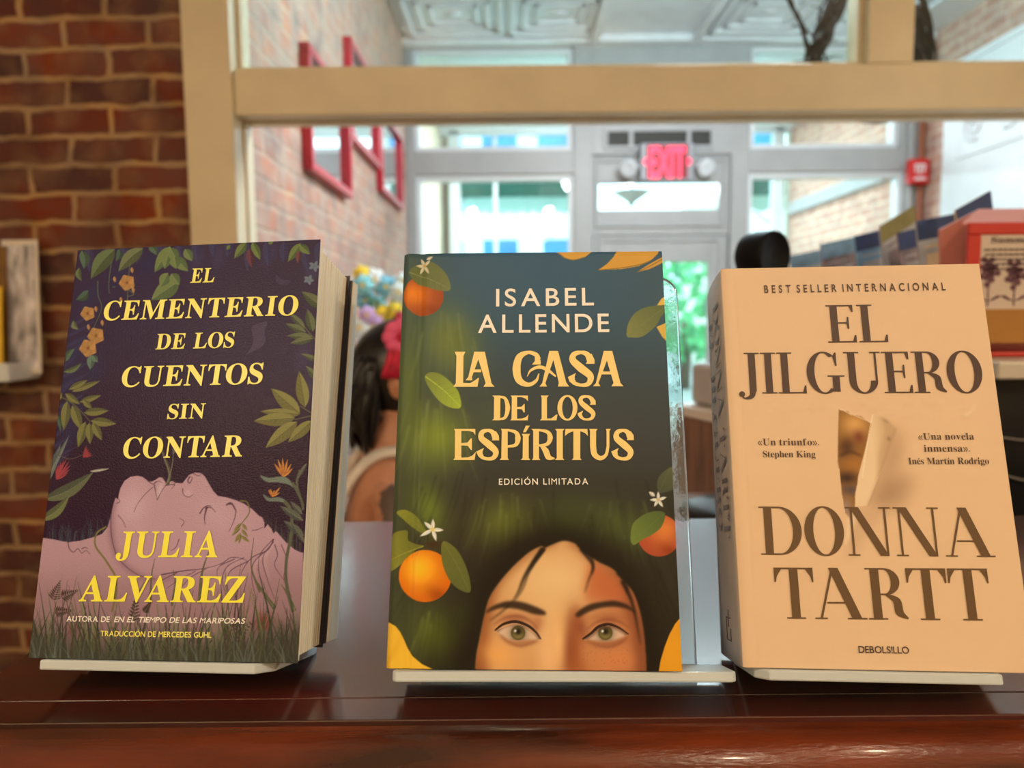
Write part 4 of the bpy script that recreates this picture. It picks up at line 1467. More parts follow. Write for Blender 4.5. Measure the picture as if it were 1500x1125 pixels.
# strelitzias on the right
for b, tip, sc_ in (((466, 124), [(424, 62), (440, 40), (462, 34), (486, 40), (504, 62), (510, 84)], 1), ((414, 216), [(396, 184), (404, 180), (424, 186), (452, 172), (448, 198)], .8)):
    for t in tip:
        p1.leaf(KD(*b)[0], KD(*t)[0], 4.2 * sc_, (190, 124, 46), (150, 82, 40))
p1.poly(KD(356, 116, 400, 128, 470, 122, 505, 150, 520, 178, 490, 160, 440, 150, 385, 146), (104, 110, 88))
p1.poly(KD(370, 204, 400, 222, 450, 220, 486, 246, 440, 240, 390, 236), (100, 106, 86))
for pts, w in ((((508, 150), (530, 190), (552, 240), (560, 280)), 4), (((470, 238), (500, 280), (505, 380), (480, 520), (482, 640), (510, 760)), 5), (((545, 90), (530, 160), (560, 260)), 4)):
    p1.stroke([KD(*q)[0] for q in pts], w, w * 0.8, (84, 82, 58))
for b, t, w in (((560, 330), (450, 262), 12), ((562, 400), (468, 330), 12), ((555, 300), (500, 240), 9), ((575, 60), (535, 130), 6), ((570, 440), (500, 330), 8)):
    p1.leaf(KD(*b)[0], KD(*t)[0], w, (88, 86, 66), (66, 64, 54), (128, 122, 96))
# ferns, berries
def fern(fn, x, y, ang, ln, w):
    for k in range(9):
        t = k / 8
        bx, by = x + ln * t * math.cos(ang), y + ln * t * math.sin(ang)
        for s_ in (1, -1):
            a2 = ang + s_ * 1.05
            p1.leaf(fn(bx, by)[0], fn(bx + w * (1.1 - t) * math.cos(a2), by + w * (1.1 - t) * math.sin(a2))[0], 2.2, (58, 40, 30), (44, 30, 24))
for a in ((KC, 250, 700, -1.2, 90, 34), (KC, 290, 690, -0.4, 80, 34), (KC, 260, 760, -0.1, 80, 30), (KC, 625, 800, -1.4, 130, 34), (KC, 680, 760, -1.0, 60, 20), (KD, 210, 900, -0.7, 150, 46), (KD, 180, 860, -0.5, 110, 34)):
    fern(*a)
p1.blob(KD(375, 810)[0], 12, 12, 0, (124, 50, 42), 0.95); p1.blob(KD(375, 810)[0], 10, 10, 0, (132, 58, 46), 0.9)
p1.blob(KC(346, 842)[0], 8, 10, 0, (122, 58, 56), 0.85)
# grass along the bottom
for k in range(420):
    u_ = rg.uniform(0, 1)
    yb = 975
    xb = 25 + u_ * 420
    h_ = rg.uniform(45, 125) * (1.25 if u_ < .3 or u_ > .7 else 1.0) * (1 - 0.55 * (k / 420))
    ln = rg.uniform(-26, 26)
    c_ = rg.choice(((86, 84, 48), (56, 58, 38), (112, 108, 64), (44, 44, 32), (74, 58, 46), (66, 72, 50), (122, 120, 84)))
    p1.stroke([(xb, yb), (xb + ln * 0.3, yb - h_ * 0.5), (xb + ln, yb - h_)], rg.uniform(2.4, 5.0), 0.3, c_, 0.95)
p1.poly([(10, 990), (20, 925), (130, 938), (230, 940), (330, 940), (440, 915), (450, 990)], (60, 56, 40), 0.85, 14)
for k in range(120):
    u_ = rg.uniform(0, 1)
    xb, h_, ln = 25 + u_ * 420, rg.uniform(20, 60), rg.uniform(-18, 18)
    p1.stroke([(xb, 978), (xb + ln * 0.3, 978 - h_ * 0.5), (xb + ln, 978 - h_)], 3.4, 0.5, rg.choice(((78, 76, 56), (58, 58, 46), (92, 90, 66), (100, 106, 92))), 0.55)

# ------------------------------------------------------------------ printed picture: green cover with oranges and a face
p2 = Print(B2, 384, 585, (58, 56, 46))
p2.poly([(540, 340), (1010, 340), (1010, 560), (540, 560)], (60, 82, 86), 0.95, 50)
p2.poly([(690, 350), (900, 350), (880, 450), (700, 450)], (66, 92, 104), 0.6, 40)
p2.poly([(540, 560), (1010, 560), (1010, 720), (540, 720)], (66, 66, 58), 0.85, 45)
p2.poly([(540, 720), (1010, 720), (1010, 1000), (540, 1000)], (54, 46, 30), 0.95, 45)
p2.poly([(550, 420), (620, 420), (610, 960), (545, 960)], (70, 74, 40), 0.75, 30)
for x, y, rx, ry, a, c, al in ((660, 500, 44, 60, -20, (112, 116, 46), .85), (600, 560, 20, 80, 0, (96, 104, 44), .7), (640, 640, 50, 48, 20, (120, 128, 40), .95), (628, 745, 26, 40, -20, (110, 120, 36), .8),
                               (745, 772, 52, 40, 10, (104, 108, 36), .95), (835, 765, 40, 36, 20, (78, 90, 36), .8), (905, 775, 48, 34, 25, (88, 96, 40), .85), (648, 935, 44, 34, 30, (98, 108, 26), .95), (690, 905, 30, 24, 30, (84, 92, 34), .8), (720, 610, 30, 40, 0, (78, 84, 54), .6), (840, 620, 70, 60, 0, (70, 72, 62), .5)):
    p2.blob((x, y), rx, ry, a, c, al)
for k in range(130):                           # strands of hair sweeping down
    g = k % 5
    ax, ay, dx, dy = ((748, 735, 34, 66), (640, 600, 40, 70), (905, 745, 52, 56), (650, 905, 40, 52), (650, 470, 44, 70))[g]
    x, y = ax + rg.uniform(-45, 45), ay + rg.uniform(-15, 40)
    b = (x - ax) * 0.45
    br = rg.uniform(-26, 34)
    base = np.array(((110, 112, 44), (122, 126, 48), (92, 98, 46), (104, 110, 34), (112, 114, 56))[g]) + br
    p2.stroke([(x, y), (x + b * 0.5, y + dy * 0.5), (x + b * 1.2, y + dy)], 2.4, 0.6, np.clip(base, 20, 180), 0.42, 0.5)
for k in range(60):                            # fine dark sweeps
    x = rg.uniform(600, 980)
    y = rg.uniform(690, 880)
    p2.stroke([(x, y), (x + (800 - x) * -0.08, y + 40), (x + (x - 800) * 0.24, y + 95)], 3.0, 0.8, (40, 34, 20), 0.35, 1.0)
# dark hair close to the face
hair = [(668, 985), (672, 930), (690, 870), (722, 820), (765, 785), (812, 770), (860, 782), (905, 812), (945, 870), (972, 940), (976, 990), (560, 1000)]
p2.poly([(680, 985), (684, 920), (700, 860), (735, 806), (790, 778), (840, 780), (900, 815), (945, 880), (962, 940), (965, 990)], (34, 25, 14), 0.97, 8)
p2.poly([(640, 990), (650, 900), (680, 830), (740, 772), (800, 752), (870, 760), (930, 800), (972, 870), (985, 990)], (34, 26, 14), 0.6, 16)
face = KG(500, 1200, 500, 1060, 505, 960, 520, 880, 545, 760, 570, 670, 620, 590, 690, 510, 770, 440, 830, 410) + KH(60, 420, 150, 384, 215, 400, 262, 445, 330, 490, 400, 525, 450, 580, 500, 640, 530, 720, 548, 800, 560, 900, 568, 1060, 570, 1200)
p2.poly(face, (206, 146, 84), 1.0, 1.2, col2=(186, 108, 58), ga=(800, 860), gb=(940, 940))
fm = p2.mask(face)
p2.clip = fm
p2.blob((815, 850), 70, 44, 0, (232, 184, 118), .95)
p2.blob((800, 900), 34, 70, 0, (226, 176, 108), .8)
p2.blob((735, 955), 34, 30, 0, (222, 156, 88), .75)
p2.blob((905, 965), 34, 20, 0, (206, 128, 72), .6)
p2.poly([(690, 1000), (694, 930), (706, 880), (722, 850), (716, 930), (712, 1000)], (146, 78, 36), .9, 6)
p2.poly([(955, 1000), (950, 930), (925, 870), (890, 838), (905, 870), (930, 930), (934, 1000)], (138, 74, 40), .9, 7)
p2.poly([(868, 830), (905, 850), (935, 890), (900, 885), (872, 862)], (182, 100, 56), .85, 6)
p2.blob((836, 952), 12, 44, 4, (132, 66, 40), .85)      # shade of the nose
p2.blob((803, 962), 16, 40, 0, (236, 176, 110), .75)
p2.blob((786, 915), 10, 16, 20, (176, 104, 62), .7)
p2.blob((849, 918), 11, 18, -20, (134, 68, 42), .8)
p2.clip = None
KQ = crop(680, 780, 5.0)
p2.clip = fm
p2.stroke(KQ(95, 1010, 100, 820, 140, 600, 200, 440, 300, 300, 420, 190, 540, 110, 680, 60), 12, 9, (150, 84, 36), .75, 5)
p2.stroke(KQ(1320, 1020, 1290, 800, 1230, 560, 1180, 400, 1080, 280, 940, 190, 850, 110, 760, 60), 14, 7, (126, 66, 34), .7, 5)
p2.poly(KQ(800, 540, 862, 590, 842, 700, 868, 780, 850, 880, 900, 1020, 762, 1020, 768, 860, 790, 700), (158, 80, 36), .75, 5)
p2.poly(KQ(880, 440, 930, 230, 1060, 290, 1150, 380, 1180, 500, 1080, 490, 940, 520), (190, 98, 50), .75, 5)
p2.blob(KQ(690, 800)[0], 9, 34, 0, (240, 178, 104), .7)
p2.blob(KQ(240, 900)[0], 24, 16, 20, (232, 160, 76), .7)
p2.blob(KQ(1100, 930)[0], 26, 12, 0, (206, 120, 62), .7)
p2.clip = None
for s_ in ('L', 'R'):
    if s_ == 'L':
        eye = KG(606, 834, 640, 815, 690, 800, 740, 808, 780, 836, 820, 872, 770, 874, 720, 880, 670, 876, 636, 858)
        lid = KG(596, 830, 640, 798, 700, 786, 760, 806, 800, 838, 826, 874)
        crease = KG(590, 800, 650, 766, 720, 760, 780, 790, 810, 826)
        low = KG(622, 850, 660, 886, 720, 906, 780, 892, 812, 876)
        ic, hl = KG(712, 842)[0], KG(698, 832)[0]
        brow = KG(548, 742, 580, 712, 620, 694, 660, 684, 720, 686, 780, 704, 842, 732, 846, 752, 790, 748, 720, 726, 660, 718, 610, 722)
        sh = KG(700, 770)[0]
    else:
        eye = KH(258, 872, 300, 850, 330, 822, 370, 810, 410, 816, 452, 838, 470, 852, 430, 872, 390, 882, 340, 884, 300, 878)
        lid = KH(250, 874, 296, 842, 330, 812, 380, 800, 430, 816, 480, 850)
        crease = KH(270, 826, 320, 790, 380, 776, 440, 790, 484, 818)
        low = KH(266, 878, 320, 904, 390, 910, 450, 886, 474, 862)
        ic, hl = KH(364, 842)[0], KH(350, 834)[0]
        brow = KH(214, 752, 236, 728, 280, 702, 340, 688, 410, 682, 470, 700, 506, 728, 512, 742, 470, 722, 410, 712, 340, 718, 280, 738, 230, 764)
        sh = KH(380, 770)[0]
    p2.blob(sh, 26, 9, 0, (158, 88, 50), .7)
    p2.poly(low + eye[:1], (140, 78, 48), .6, 3)
    p2.poly(eye, (216, 174, 132), 1, 0.5)
    p2.clip = p2.mask(eye)
    p2.blob(ic, 11.5, 11.5, 0, (70, 60, 34), .9)
    p2.poly([(ic[0] + 10.5 * math.cos(t), ic[1] + 10.5 * math.sin(t)) for t in np.linspace(0, 6.1, 14)], (72, 60, 36))
    p2.poly([(ic[0] + 9.2 * math.cos(t), ic[1] + 9.2 * math.sin(t)) for t in np.linspace(0, 6.1, 14)], (108, 90, 40), 1, .6)
    p2.blob((ic[0], ic[1] + 4), 7, 4, 0, (156, 136, 70), .7)
    p2.blob((ic[0], ic[1] - 2), 5.2, 5, 0, (28, 20, 12), 1)
    p2.stroke([(q[0], q[1] + 2) for q in lid], 6, 4, (92, 58, 40), .6, 1.5)
    p2.clip = None
    p2.blob(hl, 1.8, 1.8, 0, (255, 250, 235), 1)
    p2.stroke(lid, 2.2, 1.6, (44, 26, 18), .95, 0, wm=4.0)
    p2.stroke(crease, 1.2, 1.0, (126, 66, 40), .85, .6, wm=2.2)
    p2.stroke(low, 0.8, 0.8, (120, 62, 40), .8, .5, wm=1.8)
    p2.poly(brow, (52, 34, 20), .92, 1.0)
for pts, w in ((KG(836, 418, 780, 500, 740, 570, 712, 640, 680, 690), 6), (KG(845, 420, 770, 530, 735, 620, 690, 690), 3), (KG(670, 700, 620, 745, 570, 780), 2), (KH(60, 420, 20, 470, -10, 520), 4),
               (KH(225, 400, 290, 460, 302, 520, 280, 580, 262, 640), 4), (KH(240, 420, 300, 500, 296, 550), 5), (KH(420, 540, 470, 600, 470, 650), 3), (KH(448, 580, 500, 700, 540, 900), 6)):
    p2.stroke(pts, w, 0.8, (34, 24, 14), .95, .5)
for k in range(40):
    p2.blob((rg.uniform(850, 925), rg.uniform(945, 972)), .8, .8, 0, (150, 82, 48), .5)
# golden corners
GOLD = (232, 172, 44)
p2.poly(KG(40, 785, 70, 793, 100, 808, 122, 836, 140, 872, 158, 918, 184, 958, 232, 998, 300, 1030, 300, 1080, 0, 1080, 0, 785), GOLD, smooth=False)
p2.stroke(KG(50, 1010, 110, 900, 128, 850), 5, 1, (206, 140, 26), .5, 2)
p2.poly(KH(630, 1040, 640, 980, 660, 912, 684, 850, 712, 798, 740, 765, 760, 765, 760, 1060), (222, 146, 30), smooth=False)
for pl_, c in ((KF(112, 60, 150, 90, 192, 100, 244, 88, 284, 56, 284, 20, 112, 20), (206, 150, 62)), (KF(308, 147, 350, 118, 382, 84, 400, 50, 600, 40, 590, 70, 552, 106, 500, 128, 420, 142), (204, 146, 56)), (KF(490, 157, 540, 124, 590, 96, 640, 70, 640, 96, 600, 118, 550, 142), (196, 140, 56))):
    p2.poly(pl_, c, smooth=False)
p2.stroke(KF(310, 147, 420, 136, 510, 120, 560, 100), 1, 1.4, (120, 92, 40)); p2.stroke(KF(120, 64, 160, 92, 200, 98, 250, 84), 1, 1, (128, 98, 42))
p2.stroke(KF(490, 157, 550, 130, 620, 90), 1, 1, (110, 84, 40))
p2.poly(KF(640, 258, 606, 282, 584, 316, 630, 330, 640, 330), (216, 172, 70), smooth=False)
p2.poly(KF(584, 414, 640, 390, 640, 490, 612, 462), (212, 166, 66), smooth=False)


def orange(c, r, hi, lo, hx=-0.3, hy=-0.25, cut=None):
    pts = [(c[0] + r * math.cos(t), c[1] + r * 0.99 * math.sin(t)) for t in np.linspace(0, 2 * math.pi, 26, endpoint=False)]
    p2.poly(pts, lo)
    p2.clip = p2.mask(pts)
    p2.blob((c[0] + hx * r * .6, c[1] + hy * r * .6), r * .95, r * .95, 0, tuple((np.array(hi) + np.array(lo)) / 2), 1)
    p2.blob((c[0] + hx * r, c[1] + hy * r), r * .55, r * .55, 0, hi, .95)
    p2.blob((c[0] + .5 * r, c[1] + .75 * r), r * .5, r * .3, 30, (120, 44, 8), .5)
    p2.clip = None


def bigleaf(pts, tip0, tip1, c1, c2):
    p2.poly(pts, c1, 1, 0, True, 3, c2, tip0, tip1)
    p2.stroke([tip0, ((tip0[0] + tip1[0]) / 2 + 1, (tip0[1] + tip1[1]) / 2 - 2), tip1], 1.4, .6, np.array(c2) * 1.22, .8)
    for k in range(1, 6):
        b = np.array(tip0) + (np.array(tip1) - np.array(tip0)) * k / 6.5
        d = (np.array(tip1) - np.array(tip0)) / 6
        n = np.array([-d[1], d[0]])
        for s_ in (1, -1):
            p2.stroke([b, b + d * .7 + n * s_ * 1.1], .6, .4, np.array(c1) * 0.8, .4)


p2.clip = None
orange(KE(226, 268)[0], 29.5, (226, 120, 26), (150, 66, 26), -0.5, -0.1)
bigleaf(KE(158, 155, 196, 122, 260, 108, 312, 140, 344, 186, 352, 240, 300, 243, 240, 226, 190, 206), KE(160, 158)[0], KE(350, 236)[0], (92, 96, 46), (112, 112, 62))
bigleaf(KE(232, 650, 262, 628, 312, 640, 362, 682, 394, 728, 402, 792, 360, 796, 308, 770, 258, 710), KE(236, 648)[0], KE(400, 790)[0], (120, 124, 50), (158, 168, 52))
bigleaf(KF(444, 456, 450, 400, 482, 350, 532, 322, 600, 312, 640, 318, 604, 368, 580, 410, 520, 458, 470, 464), KF(450, 460)[0], KF(628, 318)[0], (128, 124, 66), (92, 98, 54))
orange(KG(248, 558)[0], 38.5, (255, 178, 30), (206, 92, 12), -0.22, -0.3)
p2.blob(KG(290, 400)[0], 14, 6, 0, (70, 40, 14), .7)
bigleaf(KG(104, 240, 150, 228, 206, 262, 240, 312, 268, 352, 234, 346, 180, 312, 140, 276), KG(106, 240)[0], KG(262, 348)[0], (136, 130, 40), (104, 104, 36))
bigleaf(KG(242, 408, 206, 424, 160, 462, 118, 508, 66, 532, 60, 450, 78, 362, 104, 338, 158, 332, 162, 378, 200, 398), KG(240, 410)[0], KG(70, 480)[0], (104, 100, 32), (134, 128, 44))
bigleaf(KG(328, 412, 346, 384, 402, 422, 444, 492, 470, 572, 472, 638, 420, 626, 372, 582, 336, 502), KG(340, 390)[0], KG(470, 636)[0], (106, 102, 40), (92, 92, 40))
p2.stroke(KG(262, 385, 262, 350, 270, 330), 3, 2, (60, 50, 20))
CRM = (240, 230, 206)
p2.petals(KG(286, 326)[0], KG(243, 288, 287, 274, 340, 329, 304, 384, 222, 360), 5.6, CRM, (220, 186, 80), 3.6)
p2.petals(KE(231, 126)[0], KE(192, 127, 214, 92, 258, 100, 252, 164, 209, 164), 4.4, (216, 196, 150), (190, 140, 60), 2.4)
p2.leaf(KE(240, 96)[0], KE(270, 84)[0], 5, (206, 188, 146))
bigleaf(KH(622, 112, 634, 60, 690, 14, 720, 20, 720, 110, 662, 140, 636, 142), KH(690, 20)[0], KH(630, 140)[0], (92, 90, 54), (74, 74, 50))
orange(KH(632, 356)[0], 31, (214, 120, 50), (168, 70, 40), 0.25, -0.3)
bigleaf(KH(490, 372, 494, 320, 512, 284, 560, 250, 616, 234, 662, 246, 646, 310, 600, 350, 550, 376, 512, 402, 496, 396), KH(496, 396)[0], KH(658, 246)[0], (112, 124, 48), (84, 92, 44))
p2.petals(KH(628, 178)[0], KH(628, 136, 670, 164, 652, 214, 608, 212, 586, 178), 4.6, (232, 220, 186), (196, 160, 90), 2.6)
p2.leaf(KH(610, 160)[0], KH(582, 138)[0], 6, (220, 206, 170))

# ------------------------------------------------------------------ printed picture: cream cover with torn paper
CRE = (224, 178, 124)
p3 = Print(B3, 300, 457, CRE)
p3.poly([(1040, 370), (1470, 370), (1470, 600), (1050, 600)], (222, 178, 128), .7, 60)
p3.blob((1250, 410), 160, 30, 0, (214, 172, 126), .5)
for k in range(90):                            # scuffs and paper grain under the title
    p3.stroke([(x := rg.uniform(1110, 1420), y := rg.uniform(588, 612)), (x + rg.uniform(5, 24), y + rg.uniform(-4, 4))], 1.5, .4, (205, 160, 112) if k % 2 else (232, 192, 140), .35, .6)
p3.stroke(KJ(575, 825, 612, 800, 624, 770), 4, 2, (238, 200, 146), .8, 1)
p3.stroke(KJ(560, 830, 600, 822, 628, 775), 1.4, 1, (196, 152, 106), .7, .6)
# shade printed beside the curled flap
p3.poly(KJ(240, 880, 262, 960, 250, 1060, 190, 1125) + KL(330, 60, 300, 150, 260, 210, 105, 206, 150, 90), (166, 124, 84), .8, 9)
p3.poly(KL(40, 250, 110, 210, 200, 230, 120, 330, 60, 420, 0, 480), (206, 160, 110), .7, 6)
hole = [KI(806, 772)[0], KI(830, 778)[0], KI(850, 782)[0], KI(870, 800)[0], KI(890, 796)[0]] + KJ(30, 818, 70, 826, 96, 846, 122, 862, 104, 960, 86, 1060, 74, 1125) + KL(50, 110, 42, 150, 44, 250) + KK(838, 280, 812, 240, 796, 150, 790, 95, 782, 20) + [KI(800, 1040)[0], KI(802, 900)[0]]
p3.poly(hole, (146, 96, 44), 1, 0, False)
p3.clip = p3.mask(hole, False)
p3.blob((1252, 622), 22, 20, 0, (212, 152, 80), 1)
p3.blob((1240, 655), 12, 16, 20, (88, 56, 34), .9)
p3.blob((1258, 640), 9, 11, 0, (120, 60, 40), .8)
p3.blob((1255, 682), 20, 14, 10, (170, 108, 48), .9)
p3.blob((1240, 700), 18, 10, 0, (74, 48, 32), 1)
p3.blob((1246, 718), 16, 9, 0, (96, 74, 62), 1)
p3.blob((1240, 745), 10, 18, 0, (160, 124, 98), 1)
p3.stroke([(1230, 668), (1245, 662), (1262, 668)], 3, 2, (60, 38, 26), .8, 1)
p3.clip = None
p3.stroke([hole[0], hole[1], hole[3], hole[5], hole[7], hole[8]], 2, 1, (238, 206, 160), .8, .4)
p3.stroke([hole[0], hole[-1], hole[-2], hole[-3]], 1.6, 1, (120, 84, 50), .5, .5)
flap = KJ(122, 862, 128, 815, 172, 828, 200, 850, 240, 884, 226, 930, 200, 985, 150, 1125) + KL(190, 0, 150, 90, 104, 206, 42, 212, 58, 60, 74, 0)
p3.poly(flap, (230, 190, 136), 1, 0, False, 3, (206, 164, 112), KJ(128, 1000)[0], KJ(200, 1000)[0])
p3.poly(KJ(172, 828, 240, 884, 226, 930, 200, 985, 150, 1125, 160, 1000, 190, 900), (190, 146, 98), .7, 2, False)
p3.stroke(KJ(126, 818, 100, 960, 76, 1125), 1.4, 1.4, (246, 214, 164), .8, .4)
p3.stroke(KJ(240, 884, 200, 985, 150, 1125) + KL(150, 90, 104, 206), 1.4, 1, (150, 108, 70), .8, .6)
p3.blob(KJ(190, 850)[0], 6, 3, 30, (176, 132, 90), .8); p3.blob(KJ(205, 935)[0], 3, 4, 0, (150, 110, 76), .7)
p3.poly(KL(10, 260, 40, 220, 56, 240, 30, 330, 0, 400, -10, 380), (232, 192, 140), .9, .6)

# ------------------------------------------------------------------ the books themselves
GLOSS = paper_mat('glossy_print', 0.27, 0.30, 1100, 0.0)
SATIN = paper_mat('satin_print', 0.36, 0.08, 700, 0.0)
MATTE = paper_mat('matte_print', 0.5, 0.08, 500, 0.0)
PAGES = mat('page_edges', (248, 236, 214), 0.8, noise=0.04, nscale=40, bump=0.15, bscale=300, stretch=(1, 0.05, 4))
WHITEPAGES = mat('white_page_edges', (232, 222, 204), 0.8, noise=0.03, nscale=40, bump=0.12, bscale=300, stretch=(1, 0.05, 4))
DARKCOVER = mat('dark_cover', (32, 24, 34), 0.35, noise=0.25, nscale=60)


def wedge(mb, x0, x1, y0, y1, zt0, zt1, zb0, zb1, k=0):
    """slab of a book: z depth differs between the foot (b) and the head (t)"""
    return mb.hexa([(x0, y0, zb0), (x1, y0, zb0), (x1, y0, zb1), (x0, y0, zb1), (x0, y1, zt0), (x1, y1, zt0), (x1, y1, zt1), (x0, y1, zt1)], k)


def letters(cov, parent, name, material, rows):
    mb = MB()
    for r in rows:
        kw = r[5] if len(r) > 5 else {}
        line(mb, cov, r[0], r[1], r[2], r[3], r[4], **kw)
    return mb.build(name, material, parent)


# purple paperback
b1 = empty('paperback_book', mat=B1.M)
tag(b1, 'dark purple paperback with yellow title and sleeping woman, leftmost of the three books', 'book')
c1 = cover_sheet('front_cover', p1, GLOSS, b1, 0.0004)
YEL = ink('yellow_ink', (246, 236, 92), 0.35)
YEL2 = ink('golden_ink', (250, 226, 52), 0.35)
PAL = ink('pale_pink_ink', (248, 222, 196), 0.4)
fR = dict(fit=0.10, shear=0.07, sp=0.6)
letters(B1, c1, 'title_lettering', YEL, [
    ('EL', (279.3, 414.5), (315, 413.4), 20.5, ROMANB, fR), ('CEMENTERIO', (150.5, 469.5), (437.5, 461.5), 28, ROMANB, fR), ('DE LOS', (228, 512), (344, 509), 22.5, ROMANB, fR),
    ('CUENTOS', (177, 567), (386, 562), 29.5, ROMANB, fR), ('SIN', (245, 614), (301, 612.5), 21.5, ROMANB, fR), ('CONTAR', (179, 671.5), (357, 668.5), 30.5, ROMANB, fR)])
letters(B1, c1, 'author_lettering', YEL2, [('JULIA', (170, 816), (321, 816), 37.5, ROMANB, fR), ('ALVAREZ', (115.8, 880.5), (360, 882.5), 37.5, ROMANB, dict(fit=0.06, shear=0.07))])
letters(B1, c1, 'caption_lettering', PAL, [('AUTORA DE', (98, 910), (161, 911), 8, SANSB, dict(fit=0.12, sp=.6)), ('EN EL TIEMPO DE LAS MARIPOSAS', (167.5, 911), (360, 913.5), 8, SANSB, dict(fit=0.12, shear=0.2, sp=.6))])
letters(B1, c1, 'translator_lettering', YEL, [('TRADUCCIÓN DE MERCEDES GUHL', (147.5, 931.6), (310, 934), 8, SANSB, dict(fit=0.10, sp=.6))])
pg = MB()
T0, T1 = 0.0568, 0.0392                          # depth of the block at head and foot
n_ = 40
for k in range(n_):                            # leaves fanned slightly at the fore-edge
    a, b = k / n_, (k + 1) / n_
    r_ = 0.0042 * math.sin(min(1, a * 3.5) * 1.4) + 0.00012 * (k % 3)
    wedge(pg, 0.004, B1.w - r_, 0.0012 + 0.0025 * a, B1.h - 0.0012 - 0.0012 * a, -0.0006 - T0 * a, -0.0006 - T0 * b, -0.0006 - T1 * a, -0.0006 - T1 * b)
pg.build('page_block', PAGES, b1)
sp_ = MB()
wedge(sp_, 0.0, 0.0035, 0, B1.h, -0.0004, -T0 - 0.0006, -0.0004, -T1 - 0.0006)
sp_.build('spine', DARKCOVER, b1)
bc = MB()
wedge(bc, 0.0, B1.w - 0.002, 0.002, B1.h - 0.001, -T0 - 0.0006, -T0 - 0.0014, -T1 - 0.0006, -T1 - 0.0014)
bc.build('back_cover', DARKCOVER, b1)

# thin volume behind it
bb = empty('paperback_book', mat=B1.M @ Matrix.Translation((0, 0, 0)))
tag(bb, 'thin paperback with pale page edges standing behind the purple paperback', 'book')
q0, q1 = T0 + 0.0016, T1 + 0.0016
m_ = MB()
wedge(m_, 0.02, B1.w - 0.0006, 0.004, B1.h - 0.004, -q0, -q0 - 0.0006, -q1, -q1 - 0.0006)
m_.build('front_cover', DARKCOVER, bb)
m_ = MB()
wedge(m_, 0.022, B1.w + 0.0006, 0.005, B1.h - 0.005, -q0 - 0.0007, -q0 - 0.0065, -q1 - 0.0007, -q1 - 0.0145)
m_.build('page_block', WHITEPAGES, bb)
m_ = MB()
wedge(m_, 0.02, B1.w + 0.0006, 0.004, B1.h - 0.004, -q0 - 0.0066, -q0 - 0.0074, -q1 - 0.0146, -q1 - 0.0154)
m_.build('back_cover', WHITE, bb)

# green hardback
b2 = empty('hardback_book', mat=B2.M)
tag(b2, 'green hardback with oranges and a woman\'s eyes on its cover, middle book of three', 'book')
xg = float(B2.loc([(606, 700)])[0][0])


def zhard(X, Y):
    z = -0.0010 * np.exp(-((X - xg) / 0.0022) ** 2)
    e_ = np.clip((0.0035 - X) / 0.0035, 0, 1)
    t_ = np.clip((Y - (B2.h - 0.0030)) / 0.0030, 0, 1)
    return z - 0.0026 * e_ ** 2 - 0.0008 * t_ ** 2


c2 = cover_sheet('front_cover', p2, SATIN, b2, 0.0028, zhard)
WHT = ink('cream_white_ink', (238, 220, 196))
GLD = ink('gold_ink', (240, 196, 104), 0.32)
FUT = ('sans', 0.010)
letters(B2, c2, 'author_lettering', WHT, [('ISABEL', (726.6, 449), (870, 447.4), 25.5, FUT, dict(fit=0.30)), ('ALLENDE', (700.2, 487.8), (892.5, 486.3), 26.5, FUT, dict(fit=0.28))])
